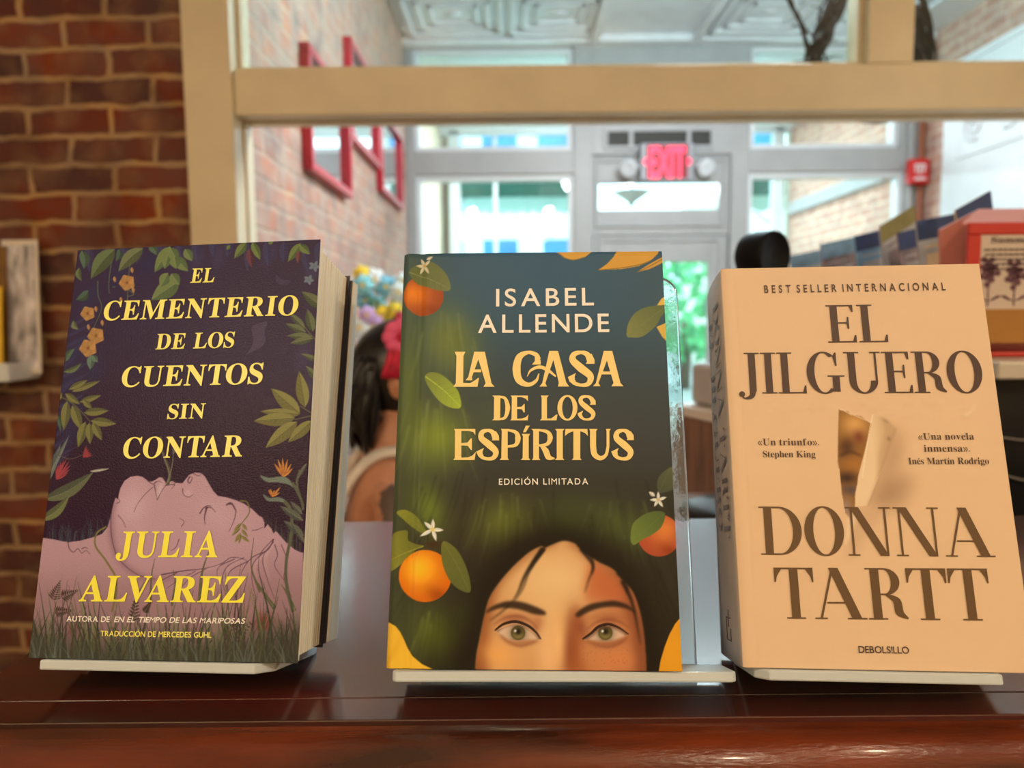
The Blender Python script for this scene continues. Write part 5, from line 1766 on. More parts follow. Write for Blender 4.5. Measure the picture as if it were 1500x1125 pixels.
# title drawn letter by letter: outlines and swelling strokes measured on the cover
KT = crop(650, 500, 5.172)
TITLE = [
    (82, 80, 165, 80, 150, 112, 148, 316, 200, 318, 238, 296, 262, 278, 268, 278, 256, 346, 72, 346, 92, 318, 97, 112),
    (232, 80, 262, 80, 262, 140, 214, 272, 218, 297, 165, 297, 186, 272), (250, 80, 312, 80, 362, 318, 386, 346, 300, 346, 318, 318, 262, 136), (222, 214, 282, 214, 286, 236, 214, 236),
    (668, 178, 735, 178, 735, 150, 715, 108, 690, 112, 690, 150),
    (800, 74, 835, 74, 835, 130, 770, 318, 782, 344, 725, 344, 746, 318), (815, 74, 866, 74, 928, 312, 950, 344, 865, 344, 872, 316, 828, 130),
    (1075, 172, 1142, 172, 1142, 140, 1120, 95, 1090, 100, 1095, 140), (1002, 240, 940, 272, 955, 310, 985, 325, 1000, 300, 985, 285),
    (1212, 74, 1240, 74, 1240, 135, 1172, 318, 1188, 342, 1130, 342, 1152, 318), (1222, 74, 1276, 74, 1338, 316, 1362, 342, 1270, 342, 1286, 316, 1232, 135), (1188, 230, 1270, 230, 1274, 252, 1180, 252),
    (368, 412, 430, 412, 428, 600, 366, 600, 380, 586, 382, 426),
    (506, 412, 638, 412, 638, 456, 622, 436, 590, 424, 556, 424, 556, 588, 590, 586, 622, 576, 642, 554, 636, 600, 504, 600, 514, 586, 516, 424), (554, 498, 590, 496, 608, 476, 614, 476, 614, 540, 606, 540, 592, 516, 554, 514),
    (735, 412, 795, 412, 782, 428, 782, 586, 815, 585, 852, 556, 862, 556, 854, 600, 728, 600, 742, 586, 742, 428),
    (1105, 482, 1152, 482, 1150, 450, 1130, 424, 1112, 432, 1118, 460), (1056, 526, 1012, 548, 1026, 578, 1048, 590, 1056, 570, 1044, 558),
    (78, 664, 240, 664, 240, 712, 225, 690, 190, 680, 134, 680, 134, 882, 180, 880, 215, 868, 244, 838, 234, 900, 72, 900, 84, 884, 86, 680), (132, 772, 180, 768, 206, 736, 214, 736, 214, 824, 206, 824, 182, 792, 132, 790),
    (362, 752, 420, 752, 418, 715, 395, 680, 372, 695, 380, 725), (306, 808, 246, 836, 262, 872, 290, 888, 302, 862, 290, 848),
    (434, 664, 500, 664, 485, 680, 485, 884, 494, 900, 424, 900, 436, 884, 440, 680),
    (592, 702, 654, 702, 644, 722, 644, 884, 656, 900, 584, 900, 598, 884, 600, 722), (600, 690, 622, 640, 652, 640, 622, 690),
    (664, 664, 730, 664, 722, 680, 722, 884, 732, 900, 668, 900, 678, 884, 678, 680),
    (842, 664, 916, 664, 902, 680, 902, 884, 914, 900, 842, 900, 856, 884, 856, 680),
    (922, 664, 1088, 664, 1092, 718, 1070, 696, 1034, 682, 1034, 884, 1044, 900, 970, 900, 982, 884, 982, 682, 945, 696, 918, 718),
    (1102, 664, 1166, 664, 1154, 680, 1154, 800, 1108, 800, 1108, 680), (1228, 664, 1266, 664, 1255, 680, 1255, 802, 1233, 802, 1233, 680),
    (1384, 750, 1440, 750, 1438, 712, 1415, 680, 1394, 695, 1402, 725), (1326, 808, 1268, 836, 1284, 872, 1310, 888, 1322, 862, 1310, 848)]
SW3 = (50, 36, 24, 36, 46, 54, 46, 34, 24, 28, 44)
SWELLS = [
    ((722, 140, 700, 104, 640, 86, 574, 120, 552, 210, 572, 296, 640, 330, 700, 300, 722, 245), (30, 34, 26, 50, 62, 54, 32, 24, 8)),
    ((632, 268, 660, 222, 720, 197, 780, 214, 850, 268), (4, 18, 26, 28, 12)),
    ((1112, 146, 1085, 100, 1040, 86, 988, 100, 978, 145, 1040, 205, 1110, 265, 1095, 322, 1040, 333, 985, 314, 968, 272), (56, 40, 26, 40, 52, 62, 52, 36, 24, 30, 48)),
    ((420, 420, 466, 436, 485, 505, 466, 576, 420, 593), (15, 24, 38, 24, 14)),
    ((1130, 458, 1112, 430, 1082, 419, 1044, 428, 1040, 462, 1082, 502, 1130, 545, 1120, 583, 1080, 593, 1044, 580, 1030, 552), (38, 28, 18, 28, 36, 42, 36, 24, 16, 20, 34)),
    ((392, 730, 370, 690, 335, 676, 292, 690, 287, 735, 345, 785, 394, 835, 380, 880, 335, 891, 288, 876, 272, 838), SW3),
    ((480, 672, 545, 690, 562, 735, 545, 785, 480, 799), (16, 28, 44, 28, 16)),
    ((718, 672, 785, 688, 806, 730, 785, 778, 718, 791), (16, 28, 42, 28, 14)),
    ((736, 786, 772, 830, 794, 878, 840, 890), (22, 46, 44, 10)),
    ((1131, 796, 1142, 856, 1185, 886, 1228, 862, 1244, 798), (46, 44, 34, 25, 22)),
    ((1412, 728, 1392, 690, 1358, 676, 1316, 690, 1310, 735, 1366, 785, 1414, 835, 1400, 880, 1356, 891, 1310, 876, 1294, 840), SW3)]
tl_ = MB()


def lay(pts, z):
    q = B2.loc(pts)
    a = sum(q[i][0] * q[(i + 1) % len(q)][1] - q[(i + 1) % len(q)][0] * q[i][1] for i in range(len(q)))
    if a < 0: q = q[::-1]
    tl_.add([(x, y, z) for x, y in q], [tuple(range(len(q)))])


for i, p in enumerate(TITLE):
    lay(KT(*p), 0.0004 + 0.000004 * (i % 5))
for i, (p, w) in enumerate(SWELLS):
    P_ = spline(np.array(p, float).reshape(-1, 2), 7)
    W_ = np.interp(np.linspace(0, len(w) - 1, len(P_)), range(len(w)), w) / 2
    d_ = np.gradient(P_, axis=0)
    n_v = np.stack([-d_[:, 1], d_[:, 0]], 1) / (np.linalg.norm(d_, axis=1)[:, None] + 1e-9)
    a_, b_ = P_ + n_v * W_[:, None], P_ - n_v * W_[:, None]
    for k in range(len(P_) - 1):
        lay(KT(*a_[k], *a_[k + 1], *b_[k + 1], *b_[k]), 0.00043 + 0.000003 * (i % 3))
for k in range(40):
    t0, t1 = 2 * math.pi * k / 40, 2 * math.pi * (k + 1) / 40
    lay(KT(937 + 76 * math.cos(t0), 505 + 97 * math.sin(t0), 937 + 76 * math.cos(t1), 505 + 97 * math.sin(t1), 937 + 40 * math.cos(t1), 505 + 83 * math.sin(t1), 937 + 40 * math.cos(t0), 505 + 83 * math.sin(t0)), 0.00041)
tl_.build('title_lettering', GLD, c2)
letters(B2, c2, 'edition_lettering', WHT, [('EDICIÓN LIMITADA', (730.8, 710.2), (861.6, 709.6), 9, ('sans', 0.012), dict(fit=0.28, sp=0.9))])
m_ = MB().box(0.006, B2.w - 0.004, 0.004, B2.h - 0.004, -0.0285, -0.0029)
m_.build('page_block', WHITEPAGES, b2)
GREENC = mat('green_cover', (52, 56, 30), 0.36, noise=0.2, nscale=20)
MB().box(0.001, 0.0045, 0.0005, B2.h - 0.0008, -0.0290, -0.0030).build('spine', GREENC, b2, 0.001)
MB().box(0.0035, B2.w, 0, B2.h, -0.0315, -0.0287).build('back_cover', GREENC, b2, 0.0006)

# cream paperback
b3 = empty('paperback_book', mat=B3.M)
tag(b3, 'cream paperback with brown title and torn paper hole, rightmost of the three books', 'book')
S0, S1 = 0.0440, 0.0575


def zcream(X, Y):
    return -0.0012 * np.clip((0.004 - X) / 0.004, 0, 1) ** 2 - 0.00025 * np.exp(-((X - 0.0065) / 0.0012) ** 2)


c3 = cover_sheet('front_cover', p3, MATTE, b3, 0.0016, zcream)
BRN = ink('brown_ink', (98, 66, 32))
BRN2 = ink('dark_brown_ink', (72, 46, 30))
letters(B3, c3, 'title_lettering', BRN2, [('EL', (1213, 502), (1301, 501), 54.5, DIDONE, dict(fit=0.06, kern=0)), ('JILGUERO', (1083.4, 576.6), (1442, 575.4), 60, DIDONE, dict(fit=0.03, kern=0))])
letters(B3, c3, 'author_lettering', BRN, [('DONNA', (1115, 812.5), (1458, 816), 71, DIDONE, dict(fit=0.055, kern=0)), ('TARTT', (1138, 906), (1455, 909), 75, DIDONE, dict(fit=0.03, kern=0.25))])
letters(B3, c3, 'banner_lettering', BRN2, [('BEST SELLER INTERNACIONAL', (1119.5, 429.2), (1385, 425.2), 11, ('sans', 0.016), dict(fit=0.42, sp=1.0))])
letters(B3, c3, 'quote_lettering', BRN2, [
    ('«Un triunfo».', (1110, 652.5), (1199.5, 652.5), 9.8, ROMAN, dict(fit=0.10, sp=.5)), ('Stephen King', (1117.5, 669.8), (1194.5, 670), 9.2, ROMAN, dict(fit=0.06, sp=.5)),
    ('«Una novela', (1345, 644.2), (1426.5, 644), 9.8, ROMAN, dict(fit=0.10, sp=.5)), ('inmensa».', (1353.4, 661.8), (1420.5, 661.6), 9.8, ROMAN, dict(fit=0.10, sp=.5)),
    ('Inés Martín Rodrigo', (1330.7, 680.2), (1448.6, 680), 9.5, ROMAN, dict(fit=0.05, sp=.5))])
letters(B3, c3, 'imprint_lettering', BRN2, [('DEBOLS!LLO', (1257.6, 956), (1331.5, 957.3), 10, ('sans', 0.014), dict(fit=0.08))])
DAYLITC = mat('daylit_cream_cover', (186, 180, 180), 0.55, noise=0.04, nscale=20)  # greyed: daylight on the cream spine is put into the colour
sp_ = MB()
ny_ = 12
rows = []
for j in range(ny_ + 1):
    t = j / ny_
    S = S1 + (S0 - S1) * t
    for i in range(9):
        a = i / 8
        rows.append((-0.0012 * math.sin(math.pi * a) + 0.0004, B3.h * t, -0.0012 - (S - 0.0012) * a))
fs = []
for j in range(ny_):
    for i in range(8):
        a = j * 9 + i
        fs.append((a, a + 9, a + 10, a + 1))
sp_.add(rows, fs, 0, True)
spo = sp_.build('spine', DAYLITC, b3)
sol = spo.modifiers.new('thickness', 'SOLIDIFY')
sol.thickness = 0.0005
sol.offset = -1


def spine_line(mb, s, y0, y1, zc_, cap, font, fit):
    gl = [None if c == ' ' else glyph(c, font) for c in s]
    tot = sum(0.35 if g is None else g[1] for g in gl)
    gaps = len(s) - 1
    L_ = y0 - y1
    xs = (L_ - gaps * fit * cap) / (tot * cap)
    y = y0
    for g in gl:
        if g is None:
            y -= 0.35 * cap * xs + fit * cap
            continue
        for p in g[0]:
            mb.add([(-0.0011, y - gx_ * cap * xs, zc_ + gy_ * cap) for gx_, gy_ in p], [tuple(range(len(p)))])
        y -= g[1] * cap * xs + fit * cap


sl_ = MB()
spine_line(sl_, 'DONNA TARTT', B3.h * 0.93, B3.h * 0.30, -0.0235, 0.0135, DIDONE, 0.05)
spine_line(sl_, 'EL JILGUERO', B3.h * 0.90, B3.h * 0.32, -0.0385, 0.0100, DIDONE, 0.05)
sl_.build('spine_lettering', ink('spine_brown', (104, 88, 78)), spo)
lg = MB()
for a in ((0.010, 0.0105, -0.031, -0.021), (0.0215, 0.022, -0.031, -0.021), (0.0105, 0.0215, -0.0312, -0.0307), (0.0105, 0.0165, -0.0213, -0.0208)):
    lg.box(-0.0012, -0.0009, a[0], a[1], a[2], a[3])
lg.box(-0.0012, -0.0009, 0.017, 0.026, -0.0262, -0.0256)
lg.build('publisher_mark', BRN2, spo)
m_ = MB()
wedge(m_, 0.001, B3.w - 0.0012, 0.0008, B3.h - 0.0008, -0.0017, -S0 + 0.0005, -0.0017, -S1 + 0.0005)
m_.build('page_block', PAGES, b3)
m_ = MB()
wedge(m_, 0.0002, B3.w, 0, B3.h, -S0 + 0.0004, -S0 - 0.0004, -S1 + 0.0004, -S1 - 0.0004)
m_.build('back_cover', DAYLITC, b3)

# ------------------------------------------------------------------ acrylic easels under the books
ACR = acrylic('clear_acrylic', 0.10)
ACRE = acrylic('acrylic_edge_glow', 0.85)  # white diffuse mix stands in for light glowing through the clear ledge


def easel(cov, xa, xb, dback, label, fa=0.002, fb=0.002, clip=(0.0, 0.0), px0=0.02, px1=0.12, ytop=0.17):
    """ledge square to the cover carries the book; leaning plate behind it stands on the counter with a rear foot"""
    e_ = empty('acrylic_easel', mat=cov.M)
    tag(e_, label, 'book stand', 'clear acrylic book easels on the counter')
    y1, y0 = -0.0004, -0.0054
    zb = -dback - 0.001
    lp = [(xa, y0, fa - clip[0]), (xa + clip[0] * 0.7, y0, fa), (xb - clip[1] * 0.7, y0, fb), (xb, y0, fb - clip[1]), (xb, y0, zb), (xa, y0, zb)]
    q = [lp[0]]
    for p in lp[1:]:
        if np.linalg.norm(np.array(p) - np.array(q[-1])) > 1e-5: q.append(p)
    MB().prism(q, (0, y1 - y0, 0)).build('ledge', ACRE, e_, 0.0009)
    oz = cov.o[2] + CZ

    def floor_y(z): return (ZT + 0.0006 - oz - z * cov.n[2]) / cov.v[2]
    ya, yb2 = floor_y(zb), floor_y(zb - 0.0045)
    r = 0.012
    out = [(px0, ya), (px1, ya)]
    out += [(px1 - r + r * math.cos(t), ytop - r + r * math.sin(t)) for t in np.linspace(0, math.pi / 2, 7)]
    out += [(px0 + r - r * math.sin(t), ytop - r + r * math.cos(t)) for t in np.linspace(0, math.pi / 2, 7)]
    n = len(out)
    V = [(x, y, zb) for x, y in out] + [(x, (yb2 if k < 2 else y), zb - 0.0045) for k, (x, y) in enumerate(out)]
    MB().add(V, [tuple(range(n)), tuple(reversed(range(n, 2 * n)))] + [(k, n + k, n + (k + 1) % n, (k + 1) % n) for k in range(n)]).build('back_plate', ACR, e_, 0.0007)
    # rear foot, world-vertical drop behind the plate
    h = ytop * 0.55
    zk = zb - 0.005
    zf = zk - 0.060
    yf_, yf2 = floor_y(zf), floor_y(zf - 0.0045)
    V = [(px0 + .03, h, zk), (px1 - .03, h, zk), (px1 - .03, yf_, zf), (px0 + .03, yf_, zf), (px0 + .03, h, zk - .0045), (px1 - .03, h, zk - .0045), (px1 - .03, yf2, zf - .0045), (px0 + .03, yf2, zf - .0045)]
    MB().hexa(V).build('rear_foot', ACR, e_, 0.0007)
    return e_


def lx(cov, px, py): return float(cov.loc([(px, py)])[0][0])


def behind(cov, px, py, dep):
    """local (x, y) where a sight line meets the plane dep behind the cover"""
    r = ray(px, py)
    q = r * (((cov.o - cov.n * dep) @ cov.n) / (r @ cov.n)) - cov.o
    return float(q @ cov.u), float(q @ cov.v)


rx2, ry2 = behind(B2, 991, 405, 0.0375)
easel(B1, lx(B1, 62, 968), lx(B1, 395, 975), 0.064, 'clear acrylic easel under the purple paperback', clip=(0.0, 0.010))
easel(B2, lx(B2, 577, 988), behind(B2, 1068, 975, 0.02)[0], 0.036, 'clear acrylic easel showing to the right of the green hardback', fa=0.007, fb=-0.004, clip=(0.003, 0.003), px0=0.012, px1=rx2, ytop=ry2)
easel(B3, lx(B3, 1108, 990), lx(B3, 1465, 994), 0.060, 'clear acrylic easel under the cream paperback', fa=0.003, fb=0.003, clip=(0.008, 0.0))

# ------------------------------------------------------------------ card tray on the brick wall at the left edge
WY = 1.76
ta, tb = at(-60, 530, WY), at(40, 556, WY)
tr_ = empty('card_ledge', (float(tb[0]) - 0.12, WY, float(tb[2])))
tag(tr_, 'white card ledge on the brick wall at the left edge', 'shelf')
MB().box(-0.16, 0.115, -0.055, 0.055, 0, 0.012).box(-0.16, 0.118, -0.062, -0.052, 0, 0.042).box(0.105, 0.118, -0.055, 0.055, 0, 0.040).build('shelf_board', WHITE, tr_, 0.003)
zt_ = float(tb[2]) + 0.013


def card(name, mats_fn, pos, w, h, lean, yaw, label, group=None, thick=0.002):
    """an upright printed card; local x across, z up, front towards -y"""
    r = mats_fn(MB(), w, h, thick)
    o = r[0].build(name, r[1])
    o.location = [float(c) for c in pos]
    o.rotation_euler = (-math.radians(lean), 0, math.radians(yaw))
    tag(o, label, 'card', group)
    return o


BLUEWASH = mat('watercolour_paper', (176, 172, 178), 0.7, noise=0.45, nscale=16, stretch=(3, 1, 1))
YELLOWC = mat('yellow_card', (232, 190, 50), 0.6, noise=0.03)
PAPERW = mat('card_white', (224, 216, 206), 0.6)
BROWNC = mat('ochre_card', (124, 88, 34), 0.6, noise=0.1)
PINKC = mat('pale_pink_card', (214, 176, 160), 0.6)


def c_wash(mb, w, h, t):
    mb.box(-w / 2, w / 2, 0, t, 0, h, 0)
    mb.box(-w / 2 + 0.008, w / 2 - 0.008, -0.0006, 0.0002, 0.012, h - 0.012, 1)
    return mb, [PAPERW, BLUEWASH]


def c_plain(m):
    def f(mb, w, h, t):
        mb.box(-w / 2, w / 2, 0, t, 0, h, 0)
        mb.box(-w / 2 + 0.006, w / 2 - 0.006, -0.0005, 0.0002, h * 0.84, h * 0.85, 1)
        return mb, [m, BROWNC]
    return f


pA = at(34, 531, WY)
wc_ = card('greeting_card', c_wash, (pA[0] - 0.012, WY + 0.018, zt_), 0.085, 0.315, 3, 0, 'tall white card with blue watercolour wash on the left wall ledge', 'cards on the wall ledge')
card('greeting_card', c_plain(YELLOWC), (pA[0] - 0.092, WY - 0.026, zt_), 0.12, 0.205, 5, 0, 'yellow card at the left edge of the wall ledge', 'cards on the wall ledge')
card('greeting_card', c_plain(BROWNC), (pA[0] - 0.098, WY + 0.004, zt_), 0.12, 0.30, 4, 0, 'ochre brown card behind the yellow card', 'cards on the wall ledge')

# ------------------------------------------------------------------ seated woman beyond the counter
SKIN = mat('skin', (196, 140, 112), 0.5, noise=0.04, nscale=20)
HAIRM = mat('black_hair', (14, 12, 16), 0.35, noise=0.3, nscale=60, stretch=(6, 6, 0.6))
wo_ = at(567, 562, 1.42)
PX, PY, HZ = float(wo_[0]), 1.50, float(wo_[2])      # ear height
SEAT = HZ - 0.66
person_v, person_r, person_e = [], [], []


def node(p, r, parent=None):
    person_v.append(p)
    person_r.append(r)
    if parent is not None: person_e.append((parent, len(person_v) - 1))
    return len(person_v) - 1


n0 = node((0, 0, SEAT + 0.10), (0.135, 0.15))
n1 = node((0.0, 0, SEAT + 0.24), (0.105, 0.13), n0)
n2 = node((-0.01, 0, SEAT + 0.37), (0.11, 0.145), n1)
n3 = node((-0.005, 0, SEAT + 0.465), (0.085, 0.12), n2)
n4 = node((0.0, 0, SEAT + 0.525), (0.052, 0.055), n3)
n5 = node((0.018, 0, HZ - 0.055), (0.050, 0.050), n4)
n6 = node((0.035, 0, HZ - 0.01), (0.078, 0.066), n5)
n7 = node((0.022, 0, HZ + 0.055), (0.092, 0.074), n6)
n8 = node((0.022, 0, HZ + 0.10), (0.060, 0.052), n7)
nn = node((0.118, 0, HZ - 0.008), (0.012, 0.011), n6)       # nose
nj = node((0.085, 0, HZ - 0.062), (0.028, 0.026), n6)       # chin
for s in (-1, 1):
    a = node((0.0, s * 0.135, SEAT + 0.465), (0.052, 0.052), n3)
    b = node((0.0, s * 0.175, SEAT + 0.42), (0.050, 0.050), a)
    c = node((0.02, s * 0.20, SEAT + 0.27), (0.042, 0.042), b)
    d = node((0.05, s * 0.205, SEAT + 0.15), (0.036, 0.036), c)
    e = node((0.18, s * 0.17, SEAT + 0.17), (0.032, 0.032), d)
    f_ = node((0.28, s * 0.14, SEAT + 0.19), (0.023, 0.023), e)
    g_ = node((0.34, s * 0.13, SEAT + 0.195), (0.030, 0.016), f_)
    for q in range(4):
        h0 = node((0.375, s * (0.155 - 0.017 * q), SEAT + 0.196), (0.009, 0.009), g_)
        h1 = node((0.405 + 0.004 * (1.5 - abs(q - 1.5)), s * (0.157 - 0.018 * q), SEAT + 0.188), (0.008, 0.008), h0)
        node((0.425 + 0.008 * (1.5 - abs(q - 1.5)), s * (0.157 - 0.018 * q), SEAT + 0.172), (0.007, 0.007), h1)
    t0 = node((0.34, s * 0.098, SEAT + 0.188), (0.010, 0.010), g_)
    node((0.375, s * 0.088, SEAT + 0.180), (0.008, 0.008), t0)
    k0 = node((0.06, s * 0.09, SEAT + 0.075), (0.085, 0.085), n0)
    k1 = node((0.24, s * 0.095, SEAT + 0.065), (0.070, 0.070), k0)
    k2 = node((0.43, s * 0.095, SEAT + 0.06), (0.056, 0.056), k1)
    k3 = node((0.435, s * 0.095, SEAT - 0.14), (0.052, 0.052), k2)
    k4 = node((0.42, s * 0.095, 0.10), (0.036, 0.036), k3)
    k5 = node((0.46, s * 0.098, 0.045), (0.038, 0.036), k4)
    node((0.58, s * 0.10, 0.030), (0.030, 0.026), k5)
me = bpy.data.meshes.new('person')
me.from_pydata(person_v, person_e, [])
per = bpy.data.objects.new('person', me)
COL.objects.link(per)
sk = per.modifiers.new('skin', 'SKIN')
for i, r in enumerate(person_r):
    me.skin_vertices[0].data[i].radius = r
    me.skin_vertices[0].data[i].use_root = (i == 0)
sk.use_smooth_shade = True
ss_ = per.modifiers.new('smooth', 'SUBSURF')
ss_.levels = ss_.render_levels = 2
me.materials.append(SKIN)
per.location = (PX - 0.005, PY, 0)
per.rotation_euler = (0, 0, math.radians(12))
tag(per, 'seated woman with black hair, crimson headband and white top, between the purple and green books', 'person')
# ears, hair, band, top, trousers
for s in (-1, 1):
    MB().ball((0.008, s * 0.078, HZ), 0.018, 0.012, 0.031, 14).ball((0.006, s * 0.088, HZ + 0.004), 0.010, 0.006, 0.020, 12).build('ear', SKIN, per)
hr_ = MB()
hr_.ball((0.024, 0, HZ + 0.022), 0.106, 0.080, 0.102, 28)
for k in range(120):
    a = random.uniform(-0.85, 0.85)
    an = math.pi + a
    r0 = random.uniform(0.90, 1.06)
    p0 = Vector((0.030 + 0.092 * r0 * math.cos(an), 0.082 * r0 * math.sin(an), HZ + 0.03 + random.uniform(-0.02, 0.02)))
    dn = random.uniform(0.10, 0.17)
    p1_ = p0 + Vector((random.uniform(-0.03, 0.0), random.uniform(-0.012, 0.012) + 0.01 * math.sin(an), -dn * 0.55))
    p2_ = p0 + Vector((random.uniform(-0.02, 0.02), random.uniform(-0.02, 0.02), -dn))
    hr_.tube(spline([p0, p1_, p2_], 5), [0.013, 0.014, 0.014, 0.013, 0.012, 0.011, 0.010, 0.009, 0.007, 0.005, 0.002][:11], 6)
hr_.build('hair', HAIRM, per)
CRIM = mat('crimson_cloth', (190, 22, 62), 0.6, noise=0.15, nscale=60)
bd = MB()
ring = [(0.006 + 0.030 * math.cos(t), 0.094 * math.sin(t), HZ + 0.030 + 0.100 * math.cos(t)) for t in np.linspace(-1.75, 1.75, 26)]
for w_ in (-0.016, -0.005, 0.006, 0.017):
    bd.tube([(p[0] + w_, p[1], p[2]) for p in ring], 0.0085, 8)
bd.build('headband', CRIM, per)
fl_ = MB()
for k in range(8):
    a = k * math.pi / 4
    fl_.ball((0.016 + 0.020 * math.cos(a), -0.088, HZ + 0.088 + 0.020 * math.sin(a)), 0.016, 0.010, 0.016, 10)
fl_.ball((0.016, -0.097, HZ + 0.088), 0.008, 0.007, 0.008, 10, 1)
fl_.build('hair_flower', [mat('pink_petal', (238, 96, 146), 0.6), CRIM], per)
tk = MB()
sec = []
for (x, z, rx, ry) in ((0.0, SEAT + 0.06, 0.150, 0.172), (0.0, SEAT + 0.16, 0.133, 0.160), (0.0, SEAT + 0.26, 0.126, 0.158), (-0.008, SEAT + 0.335, 0.128, 0.164), (-0.008, SEAT + 0.37, 0.124, 0.158)):
    sec.append([(x + rx * math.cos(a), ry * math.sin(a), z) for a in np.linspace(0, 2 * math.pi, 28, endpoint=False)])
vs = [p for s_ in sec for p in s_]
fs = [(i * 28 + j, i * 28 + (j + 1) % 28, (i + 1) * 28 + (j + 1) % 28, (i + 1) * 28 + j) for i in range(4) for j in range(28)]
tk.add(vs, fs, 0, True)
for s in (-1, 1):
    st_ = [(-0.125, s * 0.085, SEAT + 0.36), (-0.112, s * 0.085, SEAT + 0.43), (-0.062, s * 0.086, SEAT + 0.506), (-0.005, s * 0.086, SEAT + 0.530), (0.055, s * 0.085, SEAT + 0.505), (0.100, s * 0.082, SEAT + 0.42), (0.112, s * 0.08, SEAT + 0.36)]
    for w_ in (-0.014, 0, 0.014):
        tk.tube(spline([(p[0], p[1] + w_, p[2]) for p in st_], 5), 0.009, 8)
tko = tk.build('tank_top', mat('white_knit', (226, 220, 214), 0.8, noise=0.05), per)
# dark tattoo on the shoulder, inside the skin itself
nt_ = SKIN.node_tree
b_ = nt_.nodes['Principled BSDF']
old = b_.inputs['Base Color'].links[0].from_socket
tc_ = nt_.nodes.new('ShaderNodeTexCoord')
ds = nt_.nodes.new('ShaderNodeVectorMath'); ds.operation = 'DISTANCE'
ds.inputs[1].default_value = (0.012, -0.190, SEAT + 0.450)
nt_.links.new(tc_.outputs['Object'], ds.inputs[0])
nz = nt_.nodes.new('ShaderNodeTexNoise'); nz.inputs['Scale'].default_value = 70
nt_.links.new(tc_.outputs['Object'], nz.inputs['Vector'])
ma = nt_.nodes.new('ShaderNodeMath'); ma.operation = 'MULTIPLY_ADD'
nt_.links.new(nz.outputs['Fac'], ma.inputs[0]); ma.inputs[1].default_value = 0.04
nt_.links.new(ds.outputs['Value'], ma.inputs[2])
lt_ = nt_.nodes.new('ShaderNodeMath'); lt_.operation = 'LESS_THAN'; lt_.inputs[1].default_value = 0.070
nt_.links.new(ma.outputs[0], lt_.inputs[0])
m5 = nt_.nodes.new('ShaderNodeMix'); m5.data_type = 'RGBA'
nt_.links.new(lt_.outputs[0], m5.inputs[0]); nt_.links.new(old, m5.inputs[6]); m5.inputs[7].default_value = rgba((92, 76, 70))
nt_.links.new(m5.outputs[2], b_.inputs['Base Color'])
for s in (-1, 1):
    MB().ball((0.104, s * 0.030, HZ + 0.022), 0.010, 0.013, 0.007, 12).build('eye', mat('eye_dark', (40, 28, 22), 0.2), per)
MB().ball((0.109, 0, HZ - 0.045), 0.008, 0.022, 0.005, 12).build('mouth', mat('lips', (170, 84, 80), 0.4), per)
so_ = empty('stool', (PX, PY, 0))
tag(so_, 'dark round stool under the seated woman', 'stool')
MB().lathe([(0.001, 0), (0.17, 0), (0.18, -0.012), (0.18, -0.03), (0.17, -0.042), (0.001, -0.042)], (0, 0, SEAT - 0.03)).build('seat', BLACK, so_)
for k in range(4):
    a = math.pi / 4 + k * math.pi / 2
    MB().tube([(0.10 * math.cos(a), 0.10 * math.sin(a), SEAT - 0.06), (0.17 * math.cos(a), 0.17 * math.sin(a), 0.0)], 0.014, 8).build('leg', BLACK, so_)

# ------------------------------------------------------------------ flowers against the shop's left wall
fp = at(556, 445, 2.55)
tbz = float(at(556, 560, 2.55)[2])
tb_ = empty('side_table', (float(fp[0]) + 0.02, 2.55, 0))
tag(tb_, 'small pale table behind the seated woman', 'table')
MB().box(-0.18, 0.28, -0.2, 0.2, tbz - 0.03, tbz).build('tabletop', GREYW, tb_, 0.004)
for sx in (-0.15, 0.25):
    for sy in (-0.17, 0.17):
        MB().box(sx - 0.018, sx + 0.018, sy - 0.018, sy + 0.018, 0, tbz - 0.03).build('leg', GREYW, tb_)
bq = empty('flower_bouquet', (float(fp[0]), 2.55, tbz))
tag(bq, 'bouquet of pale blue, yellow and lilac flowers behind the seated woman\'s head', 'flowers')
MB().lathe([(0.001, 0), (0.045, 0), (0.06, 0.05), (0.05, 0.11), (0.04, 0.14), (0.046, 0.155), (0.036, 0.15), (0.03, 0.02)], (0, 0, 0)).build('vase', mat('white_vase', (226, 230, 236), 0.2), bq)
fcols = [('cyan_petal', (140, 214, 228)), ('yellow_petal', (240, 214, 60)), ('lilac_petal', (206, 176, 232)), ('white_petal', (226, 238, 242)), ('sky_petal', (120, 196, 224)), ('pale_petal', (208, 232, 236))]
rf = random.Random(5)
spots = []
